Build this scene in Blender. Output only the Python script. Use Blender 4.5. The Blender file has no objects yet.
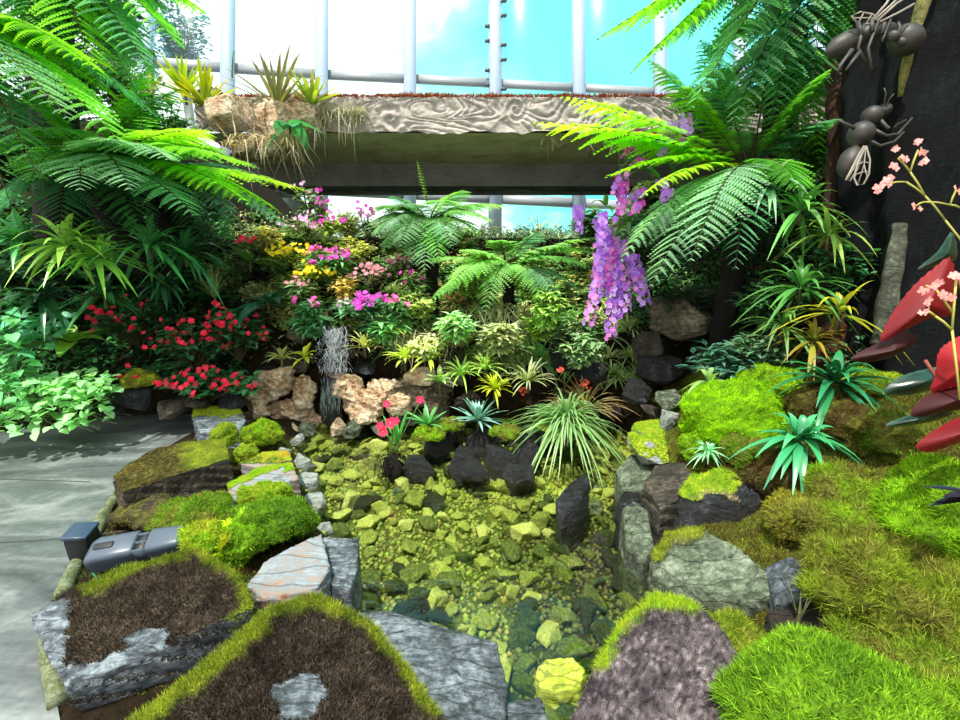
import bpy, bmesh, math, random
import numpy as np
from mathutils import Vector, Matrix, Euler, Quaternion

rnd = random.Random(7)
NR = np.random.default_rng(11)
SC = bpy.context.scene
COL = SC.collection
PI = math.pi
LINK = COL.objects.link

# ------------------------------------------------------------------ camera geometry
PITCH = math.radians(14.0)
CAM = np.array([0.0, 0.0, 1.35])
FOC = 480.0
FW = np.array([0, math.cos(PITCH), -math.sin(PITCH)])
UP = np.array([0, math.sin(PITCH), math.cos(PITCH)])
RT = np.array([1.0, 0, 0])
ZUP = np.array([0, 0, 1.0])

def ray(px, py):
    return FW + RT * ((px - 480) / FOC) + UP * ((360 - py) / FOC)

def P(px, py, d):
    return CAM + d * ray(px, py)

def G(px, py, z=0.0):
    r = ray(px, py)
    return CAM + r * ((z - CAM[2]) / r[2])

def proj(p):
    q = np.atleast_2d(p) - CAM
    d = q @ FW
    return np.stack([480 + FOC * (q @ RT) / d, 360 - FOC * (q @ UP) / d], 1)

# ------------------------------------------------------------------ small maths
def nrm(v):
    v = np.asarray(v, float)
    return v / np.maximum(np.linalg.norm(v, axis=-1, keepdims=True), 1e-9)

def _hash(ix, iy, iz, seed):
    h = (ix * 374761393 + iy * 668265263 + iz * 2147483647 + seed * 1274126177) & 0xFFFFFFFF
    h = ((h ^ (h >> 13)) * 1274126177) & 0xFFFFFFFF
    h = (h ^ (h >> 16)) & 0xFFFF
    return h / 65535.0

def vnoise(p, seed=0):
    p = np.asarray(p, float)
    i = np.floor(p).astype(np.int64)
    f = p - i
    f = f * f * (3 - 2 * f)
    x, y, z = i[:, 0], i[:, 1], i[:, 2]
    u, v, w = f[:, 0], f[:, 1], f[:, 2]
    r = 0
    for a in (0, 1):
        for b in (0, 1):
            for c in (0, 1):
                r = r + _hash(x + a, y + b, z + c, seed) * (u if a else 1 - u) * (v if b else 1 - v) * (w if c else 1 - w)
    return r * 2 - 1

def fnoise(p, seed=0, octv=4):
    p = np.asarray(p, float)
    a, s, r = 1.0, 0.0, 0.0
    for o in range(octv):
        r = r + a * vnoise(p * (2 ** o), seed + o)
        s += a
        a *= 0.5
    return r / s

def inpoly(pts, poly):
    x, y = pts[:, 0], pts[:, 1]
    n = len(poly)
    ins = np.zeros(len(x), bool)
    j = n - 1
    for i in range(n):
        xi, yi = poly[i]
        xj, yj = poly[j]
        c = ((yi > y) != (yj > y)) & (x < (xj - xi) * (y - yi) / (yj - yi + 1e-12) + xi)
        ins ^= c
        j = i
    return ins

def pdist(pts, poly, closed=True):
    best = np.full(len(pts), 1e9)
    n = len(poly)
    for i in range(n if closed else n - 1):
        a = np.array(poly[i][:2], float)
        b = np.array(poly[(i + 1) % n][:2], float)
        ab = b - a
        t = np.clip(((pts - a) @ ab) / (ab @ ab + 1e-12), 0, 1)
        best = np.minimum(best, np.linalg.norm(pts - (a + t[:, None] * ab), axis=1))
    return best

def hexc(h):
    h = h.lstrip('#')
    return np.array([((c / 12.92) if c <= 0.04045 else ((c + 0.055) / 1.055) ** 2.4) for c in (int(h[i:i + 2], 16) / 255 for i in (0, 2, 4))])

# ------------------------------------------------------------------ mesh builder
class MB:
    def __init__(self):
        self.v, self.c, self.q, self.t, self.n = [], [], [], [], 0

    def add(self, v, quads=None, tris=None, col=(0.5, 0.5, 0.5)):
        v = np.asarray(v, float).reshape(-1, 3)
        c = np.asarray(col, float)
        if c.ndim == 1:
            c = np.tile(c, (len(v), 1))
        self.v.append(v)
        self.c.append(c)
        if quads is not None and len(quads):
            self.q.append(np.asarray(quads, np.int64) + self.n)
        if tris is not None and len(tris):
            self.t.append(np.asarray(tris, np.int64) + self.n)
        self.n += len(v)

    def mesh(self, name, mats, origin=(0, 0, 0), smooth=True):
        me = bpy.data.meshes.new(name)
        v = np.concatenate(self.v) - np.asarray(origin)
        c = np.concatenate(self.c)
        q = np.concatenate(self.q) if self.q else np.zeros((0, 4), np.int64)
        t = np.concatenate(self.t) if self.t else np.zeros((0, 3), np.int64)
        me.vertices.add(len(v))
        me.vertices.foreach_set('co', v.ravel().astype(np.float32))
        nl = len(q) * 4 + len(t) * 3
        me.loops.add(nl)
        me.loops.foreach_set('vertex_index', np.concatenate([q.ravel(), t.ravel()]).astype(np.int32))
        me.polygons.add(len(q) + len(t))
        st = np.concatenate([np.arange(len(q)) * 4, len(q) * 4 + np.arange(len(t)) * 3]).astype(np.int32)
        me.polygons.foreach_set('loop_start', st)
        if smooth:
            me.polygons.foreach_set('use_smooth', np.ones(len(q) + len(t), bool))
        me.update(calc_edges=True)
        at = me.attributes.new('Col', 'FLOAT_COLOR', 'POINT')
        at.data.foreach_set('color', np.concatenate([c, np.ones((len(c), 1))], 1).ravel().astype(np.float32))
        for m in (mats if isinstance(mats, (list, tuple)) else [mats]):
            me.materials.append(m)
        return me

    def build(self, name, mat, parent=None, origin=None, smooth=True):
        if parent is not None:
            org = np.array(parent.location)
        else:
            org = np.zeros(3) if origin is None else np.asarray(origin, float)
        o = bpy.data.objects.new(name, self.mesh(name, mat, org, smooth))
        if parent is not None:
            o.parent = parent
        else:
            o.location = org
        LINK(o)
        return o

def tag(o, label=None, cat=None, group=None, kind=None):
    if label: o['label'] = label
    if cat: o['category'] = cat
    if group: o['group'] = group
    if kind: o['kind'] = kind
    return o

def thing(name, loc, label, cat, group=None, rz=0.0):
    o = bpy.data.objects.new(name, None)
    o.location = [float(a) for a in loc]
    o.rotation_euler = (0, 0, rz)
    o.empty_display_size = 0.1
    LINK(o)
    return tag(o, label, cat, group)

def child(name, me, parent, loc=(0, 0, 0), rot=None, scale=1.0):
    o = bpy.data.objects.new(name, me)
    o.parent = parent
    o.location = [float(a) for a in loc]
    if rot is not None:
        o.rotation_mode = 'QUATERNION'
        o.rotation_quaternion = rot
    if not hasattr(scale, '__len__'):
        scale = (scale,) * 3
    o.scale = scale
    LINK(o)
    return o

def copy_tree(o, parent=None):
    c = o.copy()
    LINK(c)
    if parent is not None:
        c.parent = parent
    for ch in o.children:
        copy_tree(ch, c)
    return c

# ------------------------------------------------------------------ ribbons: every leaf, petal and strand
def prof(kind, t):
    if kind == 'strap':
        return np.clip((1 - t) * 2.6, 0.0, 1) ** 0.75 * (0.65 + 0.35 * np.clip(t * 4, 0, 1))
    if kind == 'ovate':
        return np.sin(PI * np.clip(t, 0, 1) ** 0.72) ** 0.85 + 0.02
    if kind == 'lance':
        return np.sin(PI * np.clip(t, 0, 1) ** 0.6) ** 1.0 + 0.03
    if kind == 'heart':
        return np.where(t < 0.22, 0.55 + 0.45 * (t / 0.22), np.cos((t - 0.22) / 0.78 * PI / 2) ** 0.8)
    if kind == 'petal':
        return np.clip(np.sin(PI * np.clip(t, 0, 1) ** 1.25) ** 0.6, 0.1, 1)
    if kind == 'pinnule':
        return np.clip(1.05 - t, 0.05, 1) ** 0.6
    return np.clip(1 - t, 0.02, 1)          # strand

def ribbons(mb, base, d, L, W, droop=0.0, segs=4, kind='strap', fold=0.0, col=(0.1, 0.3, 0.05), up=None, tipcol=None, tipw=1.0, wave=0.0):
    base = np.atleast_2d(np.asarray(base, float))
    n = len(base)
    if n == 0: return
    d = nrm(np.broadcast_to(np.asarray(d, float), (n, 3)))
    L = np.broadcast_to(np.asarray(L, float), (n,))
    W = np.broadcast_to(np.asarray(W, float), (n,))
    droop = np.broadcast_to(np.asarray(droop, float), (n,))
    if up is None:
        up = np.broadcast_to(ZUP, (n, 3))
    else:
        up = np.broadcast_to(np.asarray(up, float), (n, 3))
    side = np.cross(d, up)
    bad = np.linalg.norm(side, axis=1) < 0.15
    if bad.any():
        side[bad] = np.cross(d[bad], NR.normal(size=(bad.sum(), 3)))
    side = nrm(side)
    nor = nrm(np.cross(side, d))
    t = np.linspace(0, 1, segs + 1)
    cols = 3 if fold else 2
    pos = base[:, None] + d[:, None] * (L[:, None] * t)[..., None]
    pos = pos - ZUP * (droop[:, None] * L[:, None] * t ** 2)[..., None]
    if wave:
        pos = pos + nor[:, None] * (wave * L[:, None] * np.sin(t * 9)[None] * 0.1)[..., None]
    w = (W[:, None] * 0.5) * prof(kind, t)[None]
    lft = pos - side[:, None] * w[..., None]
    rgt = pos + side[:, None] * w[..., None]
    if fold:
        lift = nor[:, None] * (w * fold)[..., None]
        arr = np.stack([lft + lift, pos, rgt + lift], 2)
    else:
        arr = np.stack([lft, rgt], 2)
    c = np.broadcast_to(np.asarray(col, float), (n, 3))[:, None, None]
    if tipcol is not None:
        tc = np.broadcast_to(np.asarray(tipcol, float), (n, 3))[:, None, None]
        m = (t ** tipw)[None, :, None, None]
        c = c * (1 - m) + tc * m
    c = np.broadcast_to(c, arr.shape)
    k = (segs + 1) * cols
    q = []
    for s in range(segs):
        for a in range(cols - 1):
            i = s * cols + a
            q.append([i, i + 1, i + cols + 1, i + cols])
    q = np.array(q)
    quads = (np.arange(n)[:, None, None] * k + q[None]).reshape(-1, 4)
    mb.add(arr.reshape(-1, 3), quads, None, c.reshape(-1, 3))

def vary(col, n, amt=0.25, hue=0.12):
    col = np.asarray(col, float)
    b = 1 + NR.uniform(-amt, amt, (n, 1))
    h = 1 + NR.uniform(-hue, hue, (n, 3))
    return np.clip(col * b * h, 0.001, 1)

def tube(mb, pts, rad, sides=8, col=(0.1, 0.06, 0.03), cap=True, noise=0.0, seed=0, flute=0, flam=0.0):
    pts = np.asarray(pts, float)
    n = len(pts)
    rad = np.broadcast_to(np.asarray(rad, float), (n,))
    tan = nrm(np.gradient(pts, axis=0))
    ref = np.array([1.0, 0.13, 0.07]) if abs(tan[0][2]) > 0.5 else ZUP
    s = nrm(np.cross(tan, ref))
    b = np.cross(tan, s)
    a = np.arange(sides) / sides * 2 * PI
    r = rad[:, None] * np.ones(sides)[None]
    if flute:
        r = r * (1 + flam * np.cos(a * flute + np.linspace(0, 1.3, n)[:, None]))
    v = pts[:, None] + r[..., None] * (np.cos(a)[None, :, None] * s[:, None] + np.sin(a)[None, :, None] * b[:, None])
    if noise:
        off = fnoise(v.reshape(-1, 3) * 9, seed, 3).reshape(n, sides)
        v = v + (off * noise)[..., None] * (v - pts[:, None]) / np.maximum(rad, 1e-4)[:, None, None]
    i = np.arange(n - 1)[:, None] * sides
    j = np.arange(sides)[None]
    jn = (j + 1) % sides
    q = np.stack([i + j, i + jn, i + sides + jn, i + sides + j], -1).reshape(-1, 4)
    vv = v.reshape(-1, 3)
    tr = []
    if cap:
        vv = np.concatenate([vv, pts[:1], pts[-1:]])
        k = n * sides
        for j_ in range(sides):
            tr.append([k, (j_ + 1) % sides, j_])
            tr.append([k + 1, (n - 1) * sides + j_, (n - 1) * sides + (j_ + 1) % sides])
    mb.add(vv, q, tr, col)

def bez(a, b, c, n=12):
    t = np.linspace(0, 1, n)[:, None]
    a, b, c = map(np.asarray, (a, b, c))
    return (1 - t) ** 2 * a + 2 * t * (1 - t) * b + t * t * c

def box(mb, lo, hi, col=(0.5, 0.5, 0.5), M=None):
    x0, y0, z0 = lo
    x1, y1, z1 = hi
    v = np.array([[x0, y0, z0], [x1, y0, z0], [x1, y1, z0], [x0, y1, z0], [x0, y0, z1], [x1, y0, z1], [x1, y1, z1], [x0, y1, z1]], float)
    if M is not None:
        v = v @ np.asarray(M)[:3, :3].T + np.asarray(M)[:3, 3]
    mb.add(v, [[0, 3, 2, 1], [4, 5, 6, 7], [0, 1, 5, 4], [1, 2, 6, 5], [2, 3, 7, 6], [3, 0, 4, 7]], None, col)

# ------------------------------------------------------------------ materials
def newmat(name):
    m = bpy.data.materials.new(name)
    m.use_nodes = True
    nt = m.node_tree
    nt.nodes.clear()
    out = nt.nodes.new('ShaderNodeOutputMaterial')
    return m, nt, out

def N(nt, typ, **kw):
    n = nt.nodes.new('ShaderNode' + typ)
    for k, v in kw.items():
        if hasattr(n, k):
            setattr(n, k, v)
        else:
            n.inputs[k.replace('_', ' ')].default_value = v
    return n

def ramp(nt, fac, stops):
    r = nt.nodes.new('ShaderNodeValToRGB')
    e = r.color_ramp.elements
    while len(e) < len(stops): e.new(0.5)
    for x, (p, c) in zip(e, stops):
        x.position = p
        x.color = (*c, 1)
    nt.links.new(fac, r.inputs[0])
    return r.outputs[0]

def leafmat(name, rough=0.45, trans=0.35, spec=0.4, vary_amt=0.25, bump=0.0, tcol=(1.0, 1.0, 0.45), sat=1.0, val=1.0):
    m, nt, out = newmat(name)
    at = N(nt, 'Attribute', attribute_name='Col')
    oi = N(nt, 'ObjectInfo')
    mr = N(nt, 'MapRange')
    mr.inputs[3].default_value = val * (1 - vary_amt)
    mr.inputs[4].default_value = val * (1 + vary_amt)
    nt.links.new(oi.outputs['Random'], mr.inputs[0])
    hs = N(nt, 'HueSaturation')
    hs.inputs['Saturation'].default_value = sat
    nt.links.new(mr.outputs[0], hs.inputs['Value'])
    nt.links.new(at.outputs['Color'], hs.inputs['Color'])
    p = N(nt, 'BsdfPrincipled')
    p.inputs['Roughness'].default_value = rough
    p.inputs['Specular IOR Level'].default_value = spec
    nt.links.new(hs.outputs[0], p.inputs['Base Color'])
    tr = N(nt, 'BsdfTranslucent')
    mx = N(nt, 'MixRGB', blend_type='MULTIPLY')
    mx.inputs[0].default_value = 1
    mx.inputs[2].default_value = (*[a * 1.6 for a in tcol], 1)
    nt.links.new(hs.outputs[0], mx.inputs[1])
    nt.links.new(mx.outputs[0], tr.inputs[0])
    ms = N(nt, 'MixShader')
    ms.inputs[0].default_value = trans
    nt.links.new(p.outputs[0], ms.inputs[1])
    nt.links.new(tr.outputs[0], ms.inputs[2])
    nt.links.new(ms.outputs[0], out.inputs[0])
    return m

def stonemat(name, stops, scale=6.0, rough=0.75, bump=0.5, spec=0.4, stretch=(1, 1, 1), use_col=False, rndobj=0.0, fine=40, crk=0.45):
    m, nt, out = newmat(name)
    tc = N(nt, 'TexCoord')
    mp = N(nt, 'Mapping')
    mp.inputs['Scale'].default_value = stretch
    nt.links.new(tc.outputs['Object'], mp.inputs[0])
    n1 = N(nt, 'TexNoise', Scale=scale, Detail=8.0, Roughness=0.65)
    nt.links.new(mp.outputs[0], n1.inputs['Vector'])
    n2 = N(nt, 'TexNoise', Scale=float(fine), Detail=6.0, Roughness=0.7)
    nt.links.new(mp.outputs[0], n2.inputs['Vector'])
    ad = N(nt, 'Math', operation='MULTIPLY_ADD')
    ad.inputs[1].default_value = 0.45
    nt.links.new(n2.outputs[0], ad.inputs[0])
    sb = N(nt, 'Math', operation='ADD')
    sb.inputs[1].default_value = -0.225
    nt.links.new(n1.outputs[0], sb.inputs[0])
    nt.links.new(sb.outputs[0], ad.inputs[2])
    fac = ad.outputs[0]
    if rndobj:
        oi = N(nt, 'ObjectInfo')
        a2 = N(nt, 'MapRange')
        a2.inputs[3].default_value = -rndobj
        a2.inputs[4].default_value = rndobj
        nt.links.new(oi.outputs['Random'], a2.inputs[0])
        a3 = N(nt, 'Math', operation='ADD')
        nt.links.new(fac, a3.inputs[0])
        nt.links.new(a2.outputs[0], a3.inputs[1])
        fac = a3.outputs[0]
    m3 = N(nt, 'Mapping')
    m3.inputs['Rotation'].default_value = (0.4, 0.3, 0.6)
    m3.inputs['Scale'].default_value = (1.0, 5.0, 7.0)
    nt.links.new(tc.outputs['Object'], m3.inputs[0])
    n3 = N(nt, 'TexNoise', Scale=scale * 2.2, Detail=10.0, Roughness=0.8, Distortion=0.6)
    nt.links.new(m3.outputs[0], n3.inputs['Vector'])
    k3 = N(nt, 'Math', operation='MULTIPLY_ADD')
    k3.inputs[1].default_value = 0.85
    nt.links.new(n3.outputs[0], k3.inputs[0])
    k4 = N(nt, 'Math', operation='ADD')
    k4.inputs[1].default_value = -0.425
    nt.links.new(fac, k4.inputs[0])
    nt.links.new(k4.outputs[0], k3.inputs[2])
    fac = k3.outputs[0]
    col = ramp(nt, fac, stops)
    dn = N(nt, 'TexNoise', Scale=scale * 1.5, Detail=5.0)
    nt.links.new(mp.outputs[0], dn.inputs['Vector'])
    dm = N(nt, 'MixRGB', blend_type='LINEAR_LIGHT')
    dm.inputs[0].default_value = 0.16
    nt.links.new(m3.outputs[0], dm.inputs[1])
    nt.links.new(dn.outputs['Color'], dm.inputs[2])
    cv = N(nt, 'TexVoronoi', feature='DISTANCE_TO_EDGE', Scale=scale * 0.55)
    nt.links.new(dm.outputs[0], cv.inputs['Vector'])
    crack = ramp(nt, cv.outputs[0], [(0.0, (crk, crk, crk)), (0.045, (1, 1, 1))])
    cm = N(nt, 'MixRGB', blend_type='MULTIPLY')
    cm.inputs[0].default_value = 1
    nt.links.new(col, cm.inputs[1])
    nt.links.new(crack, cm.inputs[2])
    col = cm.outputs[0]
    p = N(nt, 'BsdfPrincipled')
    p.inputs['Roughness'].default_value = rough
    p.inputs['Specular IOR Level'].default_value = spec
    if use_col:
        at = N(nt, 'Attribute', attribute_name='Col')
        mx = N(nt, 'MixRGB', blend_type='MULTIPLY')
        mx.inputs[0].default_value = 1
        nt.links.new(col, mx.inputs[1])
        nt.links.new(at.outputs['Color'], mx.inputs[2])
        col = mx.outputs[0]
    nt.links.new(col, p.inputs['Base Color'])
    bp = N(nt, 'Bump', Strength=min(1.0, bump * 1.3), Distance=0.018)
    vo = N(nt, 'TexVoronoi', feature='DISTANCE_TO_EDGE', Scale=scale * 2.5)
    nt.links.new(mp.outputs[0], vo.inputs['Vector'])
    mm = N(nt, 'Math', operation='MULTIPLY_ADD')
    mm.inputs[1].default_value = 0.25
    nt.links.new(vo.outputs[0], mm.inputs[0])
    nt.links.new(fac, mm.inputs[2])
    mk = N(nt, 'Math', operation='MULTIPLY_ADD')
    mk.inputs[1].default_value = 0.5
    nt.links.new(crack, mk.inputs[0])
    nt.links.new(mm.outputs[0], mk.inputs[2])
    nt.links.new(mk.outputs[0], bp.inputs['Height'])
    nt.links.new(bp.outputs[0], p.inputs['Normal'])
    nt.links.new(p.outputs[0], out.inputs[0])
    return m

def plain(name, col, rough=0.5, metal=0.0, spec=0.5, noise=0.15, scale=12.0, bump=0.0):
    m, nt, out = newmat(name)
    tc = N(nt, 'TexCoord')
    n1 = N(nt, 'TexNoise', Scale=scale, Detail=5.0)
    nt.links.new(tc.outputs['Object'], n1.inputs['Vector'])
    c = ramp(nt, n1.outputs[0], [(0.3, [a * (1 - noise) for a in col]), (0.7, [min(1, a * (1 + noise)) for a in col])])
    p = N(nt, 'BsdfPrincipled')
    p.inputs['Roughness'].default_value = rough
    p.inputs['Metallic'].default_value = metal
    p.inputs['Specular IOR Level'].default_value = spec
    nt.links.new(c, p.inputs['Base Color'])
    if bump:
        bp = N(nt, 'Bump', Strength=bump, Distance=0.01)
        nt.links.new(n1.outputs[0], bp.inputs['Height'])
        nt.links.new(bp.outputs[0], p.inputs['Normal'])
    nt.links.new(p.outputs[0], out.inputs[0])
    return m

M_leaf = leafmat('leaf_green', rough=0.42, trans=0.30)
M_fern = leafmat('fern_green', rough=0.5, trans=0.5, vary_amt=0.2)
M_gloss = leafmat('leaf_glossy', rough=0.25, trans=0.12, spec=0.6)
M_petal = leafmat('petal', rough=0.6, trans=0.35, tcol=(1, 1, 1), vary_amt=0.15)
M_moss = leafmat('moss', rough=0.85, trans=0.2, spec=0.15, vary_amt=0.1, val=0.85)
M_dry = leafmat('dry_moss', rough=0.9, trans=0.1, spec=0.1, vary_amt=0.1, tcol=(1, 0.9, 0.7))
M_stem = leafmat('stem', rough=0.6, trans=0.0)
M_redleaf = leafmat('red_leaf', rough=0.6, trans=0.2, tcol=(1.1, 0.4, 0.4))

SLATE = [(0.25, hexc('#1f2426')), (0.45, hexc('#565f66')), (0.6, hexc('#8c979f')), (0.8, hexc('#c6d0d6'))]
M_slate = stonemat('slate_blue_grey', SLATE, scale=5, rough=0.55, bump=0.7)
M_pale = stonemat('pale_edge_stone', [(0.25, hexc('#59625c')), (0.5, hexc('#8a918b')), (0.75, hexc('#bfc5bd'))], scale=5, rough=0.7, bump=0.5)
M_dark = stonemat('dark_wet_stone', [(0.3, hexc('#020303')), (0.5, hexc('#0c0e11')), (0.64, hexc('#2c3138')), (0.84, hexc('#8d93a0'))], scale=7, rough=0.4, bump=0.8, spec=0.6)
M_brownrock = stonemat('brown_grey_stone', [(0.28, hexc('#17130f')), (0.5, hexc('#3c362d')), (0.7, hexc('#6c6658')), (0.85, hexc('#8f8a78'))], scale=6, rough=0.7, bump=0.8)
M_tan = stonemat('tan_stone', [(0.28, hexc('#6e4c30')), (0.4, hexc('#b8946c')), (0.54, hexc('#d8c4a6')), (0.8, hexc('#eee6d8'))], scale=5, rough=0.7, bump=0.7)
M_rust = stonemat('rust_grey_slab', [(0.26, hexc('#7c5038')), (0.4, hexc('#9c8474')), (0.5, hexc('#7f878d')), (0.75, hexc('#a6afb6'))], scale=4, rough=0.65, bump=0.5)
M_bolder = stonemat('olive_grey_boulder', [(0.28, hexc('#28231a')), (0.5, hexc('#6b614e')), (0.7, hexc('#a89c84')), (0.85, hexc('#cdc4ae'))], scale=4, rough=0.75, bump=0.7)
M_greenrock = stonemat('algae_green_slab', [(0.28, hexc('#1f251d')), (0.5, hexc('#5d6a55')), (0.7, hexc('#94a08a')), (0.85, hexc('#c4cab6'))], scale=5, rough=0.6, bump=0.7)
M_bed = stonemat('pool_stone', [(0.12, hexc('#3a4428')), (0.32, hexc('#6c7a3c')), (0.46, hexc('#949f4c')), (0.6, hexc('#b2bb5a')), (0.76, hexc('#ced27c')), (0.95, hexc('#e6e6b0'))], scale=9, rough=0.6, bump=0.5, rndobj=0.28)
M_bed_shade = stonemat('dark_shaded_pool_stone', [(0.15, hexc('#10160c')), (0.36, hexc('#27311a')), (0.5, hexc('#424e26')), (0.66, hexc('#66722f')), (0.85, hexc('#94a04a'))], scale=9, rough=0.6, bump=0.5, rndobj=0.2)  # darker copy of the pool stone, with shade put into its colour
M_yellowstone = stonemat('yellow_algae_stone', [(0.25, hexc('#7f8a30')), (0.5, hexc('#c2c254')), (0.78, hexc('#e0de90'))], scale=5, rough=0.6, bump=0.4)
M_soil = stonemat('dark_soil', [(0.3, hexc('#0a0906')), (0.55, hexc('#221d14')), (0.75, hexc('#3c3424'))], scale=8, rough=0.95, bump=1.0, spec=0.1)
M_bark = stonemat('dark_bark', [(0.3, hexc('#020304')), (0.52, hexc('#070a0d')), (0.7, hexc('#141c20')), (0.92, hexc('#38464a'))], scale=5, rough=0.8, spec=0.15, bump=1.0, stretch=(1, 1, 0.25), crk=.8)
M_fibre = stonemat('fern_trunk_fibre', [(0.3, hexc('#060504')), (0.6, hexc('#1d1711')), (0.8, hexc('#3a2e22'))], scale=14, rough=0.95, bump=1.0, stretch=(1, 1, 0.2))
M_redbark = stonemat('red_brown_bark', [(0.3, hexc('#1b0e08')), (0.5, hexc('#43240f')), (0.7, hexc('#6a4020')), (0.85, hexc('#8e6a44'))], scale=7, rough=0.85, bump=1.0, stretch=(1, 1, 0.3))
M_carve = plain('carved_dark_wood', hexc('#2e2a26'), rough=0.55, noise=0.4, scale=20, bump=0.3)
M_wire = plain('pale_wing_frame', hexc('#857e72'), rough=0.5, noise=0.25)
M_lamp = plain('grey_blue_plastic', hexc('#465260'), rough=0.38, noise=0.08, scale=30)
M_lampdark = plain('dark_slot_plastic', hexc('#15191d'), rough=0.5, noise=0.1)
M_metal = plain('pale_blue_metal', hexc('#9fb2c8'), rough=0.4, noise=0.05)
M_metald = plain('grey_metal_bracket', hexc('#3f5058'), rough=0.5, noise=0.1)
M_transom = plain('grey_transom', hexc('#8a9296'), rough=0.5, noise=0.08)
SKYX, SKYY = 0.0, 0.0
WSTR = 1.15
SUNE = 4.5
SUNDIR = (0.16, 0.33, -0.93)
EXPO = 0.58
# ================================================================== SETTING
WZ = -0.12                                           # water level
pool_px = [(292, 446), (312, 428), (400, 421), (480, 421), (560, 421), (612, 428), (636, 450), (634, 480), (640, 520), (648, 560), (664, 600), (640, 640), (600, 690), (560, 760), (500, 745), (470, 690), (420, 655), (352, 615), (345, 560), (318, 530), (305, 490)]
POOL = np.array([G(x, y, WZ)[:2] for x, y in pool_px])
path_px = [(-700, 440), (-200, 437), (0, 432), (60, 425), (120, 416), (192, 414), (196, 430), (152, 456), (120, 486), (84, 545), (60, 590), (46, 640), (60, 720), (90, 830), (160, 1100)]
PATH = [G(x, y, 0.0)[:2] for x, y in path_px]
PATH += [np.array([-0.5, -1.5]), np.array([-7.0, -1.5])]
PATH = np.array(PATH)

def sm(a, b, x):
    t = np.clip((x - a) / (b - a), 0, 1)
    return t * t * (3 - 2 * t)

def terrain(x, y):
    x = np.asarray(x, float); y = np.asarray(y, float)
    pts = np.stack([x, y], -1).reshape(-1, 2)
    X, Y = pts[:, 0], pts[:, 1]
    lb = sm(-0.9, -1.8, X)                           # steeper on the left
    zb = (0.53 + 0.55 * lb) * np.clip(Y - (3.72 - 0.2 * lb), 0, 9)
    zb = np.where(zb > 0, zb + 0.22 * (1 - lb), zb)
    zb = np.minimum(zb, 1.36 + 1.3 * sm(-2.6, -4.0, X) + 1.0 * sm(2.0, 3.2, X))
    xr = X - (0.72 + 0.10 * np.clip(Y - 1.5, -1, 2))
    zr = np.where(xr > 0, 0.06 + 0.40 * xr, 0) + np.clip(X - 2.3, 0, 2) * 1.1
    zl = np.clip(-X - 3.4, 0, 3) * np.clip((Y - 3.2), 0, 1.2) * 0.9
    z = np.maximum(np.maximum(zb, zr), zl)
    p3 = np.stack([X, Y, 0 * X], 1)
    z = z + 0.05 * fnoise(p3 * 2.3, 5, 4) * np.clip(z * 4, 0.15, 1)
    dp = pdist(pts, PATH); ip = inpoly(pts, PATH)
    z = np.where(ip, -0.03, z)
    z = np.where(~ip & (dp < 0.12), np.minimum(z, 0.0 + dp * 0.8), z)
    dq = pdist(pts, POOL); iq = inpoly(pts, POOL)
    bed = -0.29 + 0.09 * sm(2.3, 2.9, Y) + 0.02 * fnoise(p3 * 5, 9, 3)
    z = np.where(iq, np.maximum(bed, WZ + 0.02 - dq * 3.0), z)
    z = np.where(~iq & (dq < 0.15), np.minimum(z, -0.10 + dq * 1.2), z)
    return z.reshape(x.shape)

def T1(x, y):
    return float(terrain(np.array([x]), np.array([y]))[0])

def T(px, py, lift=0.0):
    """the point where the sight line of a photo pixel meets the ground"""
    r = ray(px, py)
    d = np.arange(0.6, 12, 0.03)
    p = CAM[None] + d[:, None] * r[None]
    z = terrain(p[:, 0], p[:, 1])
    k = np.argmax(p[:, 2] < z)
    if p[k, 2] >= z[k]: k = len(d) - 1
    q = p[k].copy()
    q[2] = z[k] + lift
    return q

def depth(p):
    return float((np.asarray(p) - CAM) @ FW)

def ground_patch():
    xs = np.concatenate([np.linspace(-7, -2, 60, endpoint=False), np.linspace(-2, 2.4, 170, endpoint=False), np.linspace(2.4, 7, 50)])
    ys = np.concatenate([np.linspace(-0.6, 0.6, 14, endpoint=False), np.linspace(0.6, 4.4, 150, endpoint=False), np.linspace(4.4, 9.6, 70)])
    X, Y = np.meshgrid(xs, ys)
    Z = terrain(X, Y)
    v = np.stack([X, Y, Z], -1).reshape(-1, 3)
    nx, ny = len(xs), len(ys)
    i = (np.arange(ny - 1)[:, None] * nx + np.arange(nx - 1)[None])
    q = np.stack([i, i + 1, i + nx + 1, i + nx], -1).reshape(-1, 4)
    mb = MB()
    inside = inpoly(v[:, :2], POOL)
    mb.add(v, q, None, np.where(inside[:, None], np.where(v[:, 1:2] > 2.7, hexc('#93a045'), np.where(v[:, 0:1] > .15, hexc('#2e351c'), hexc('#566030'))), np.where(((v[:, 0] > .6) & (v[:, 1] < 3.2))[:, None], hexc('#4a4620'), hexc('#261e14'))))  # right part of the pool bed coloured darker to imitate shade
    return mb

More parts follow.
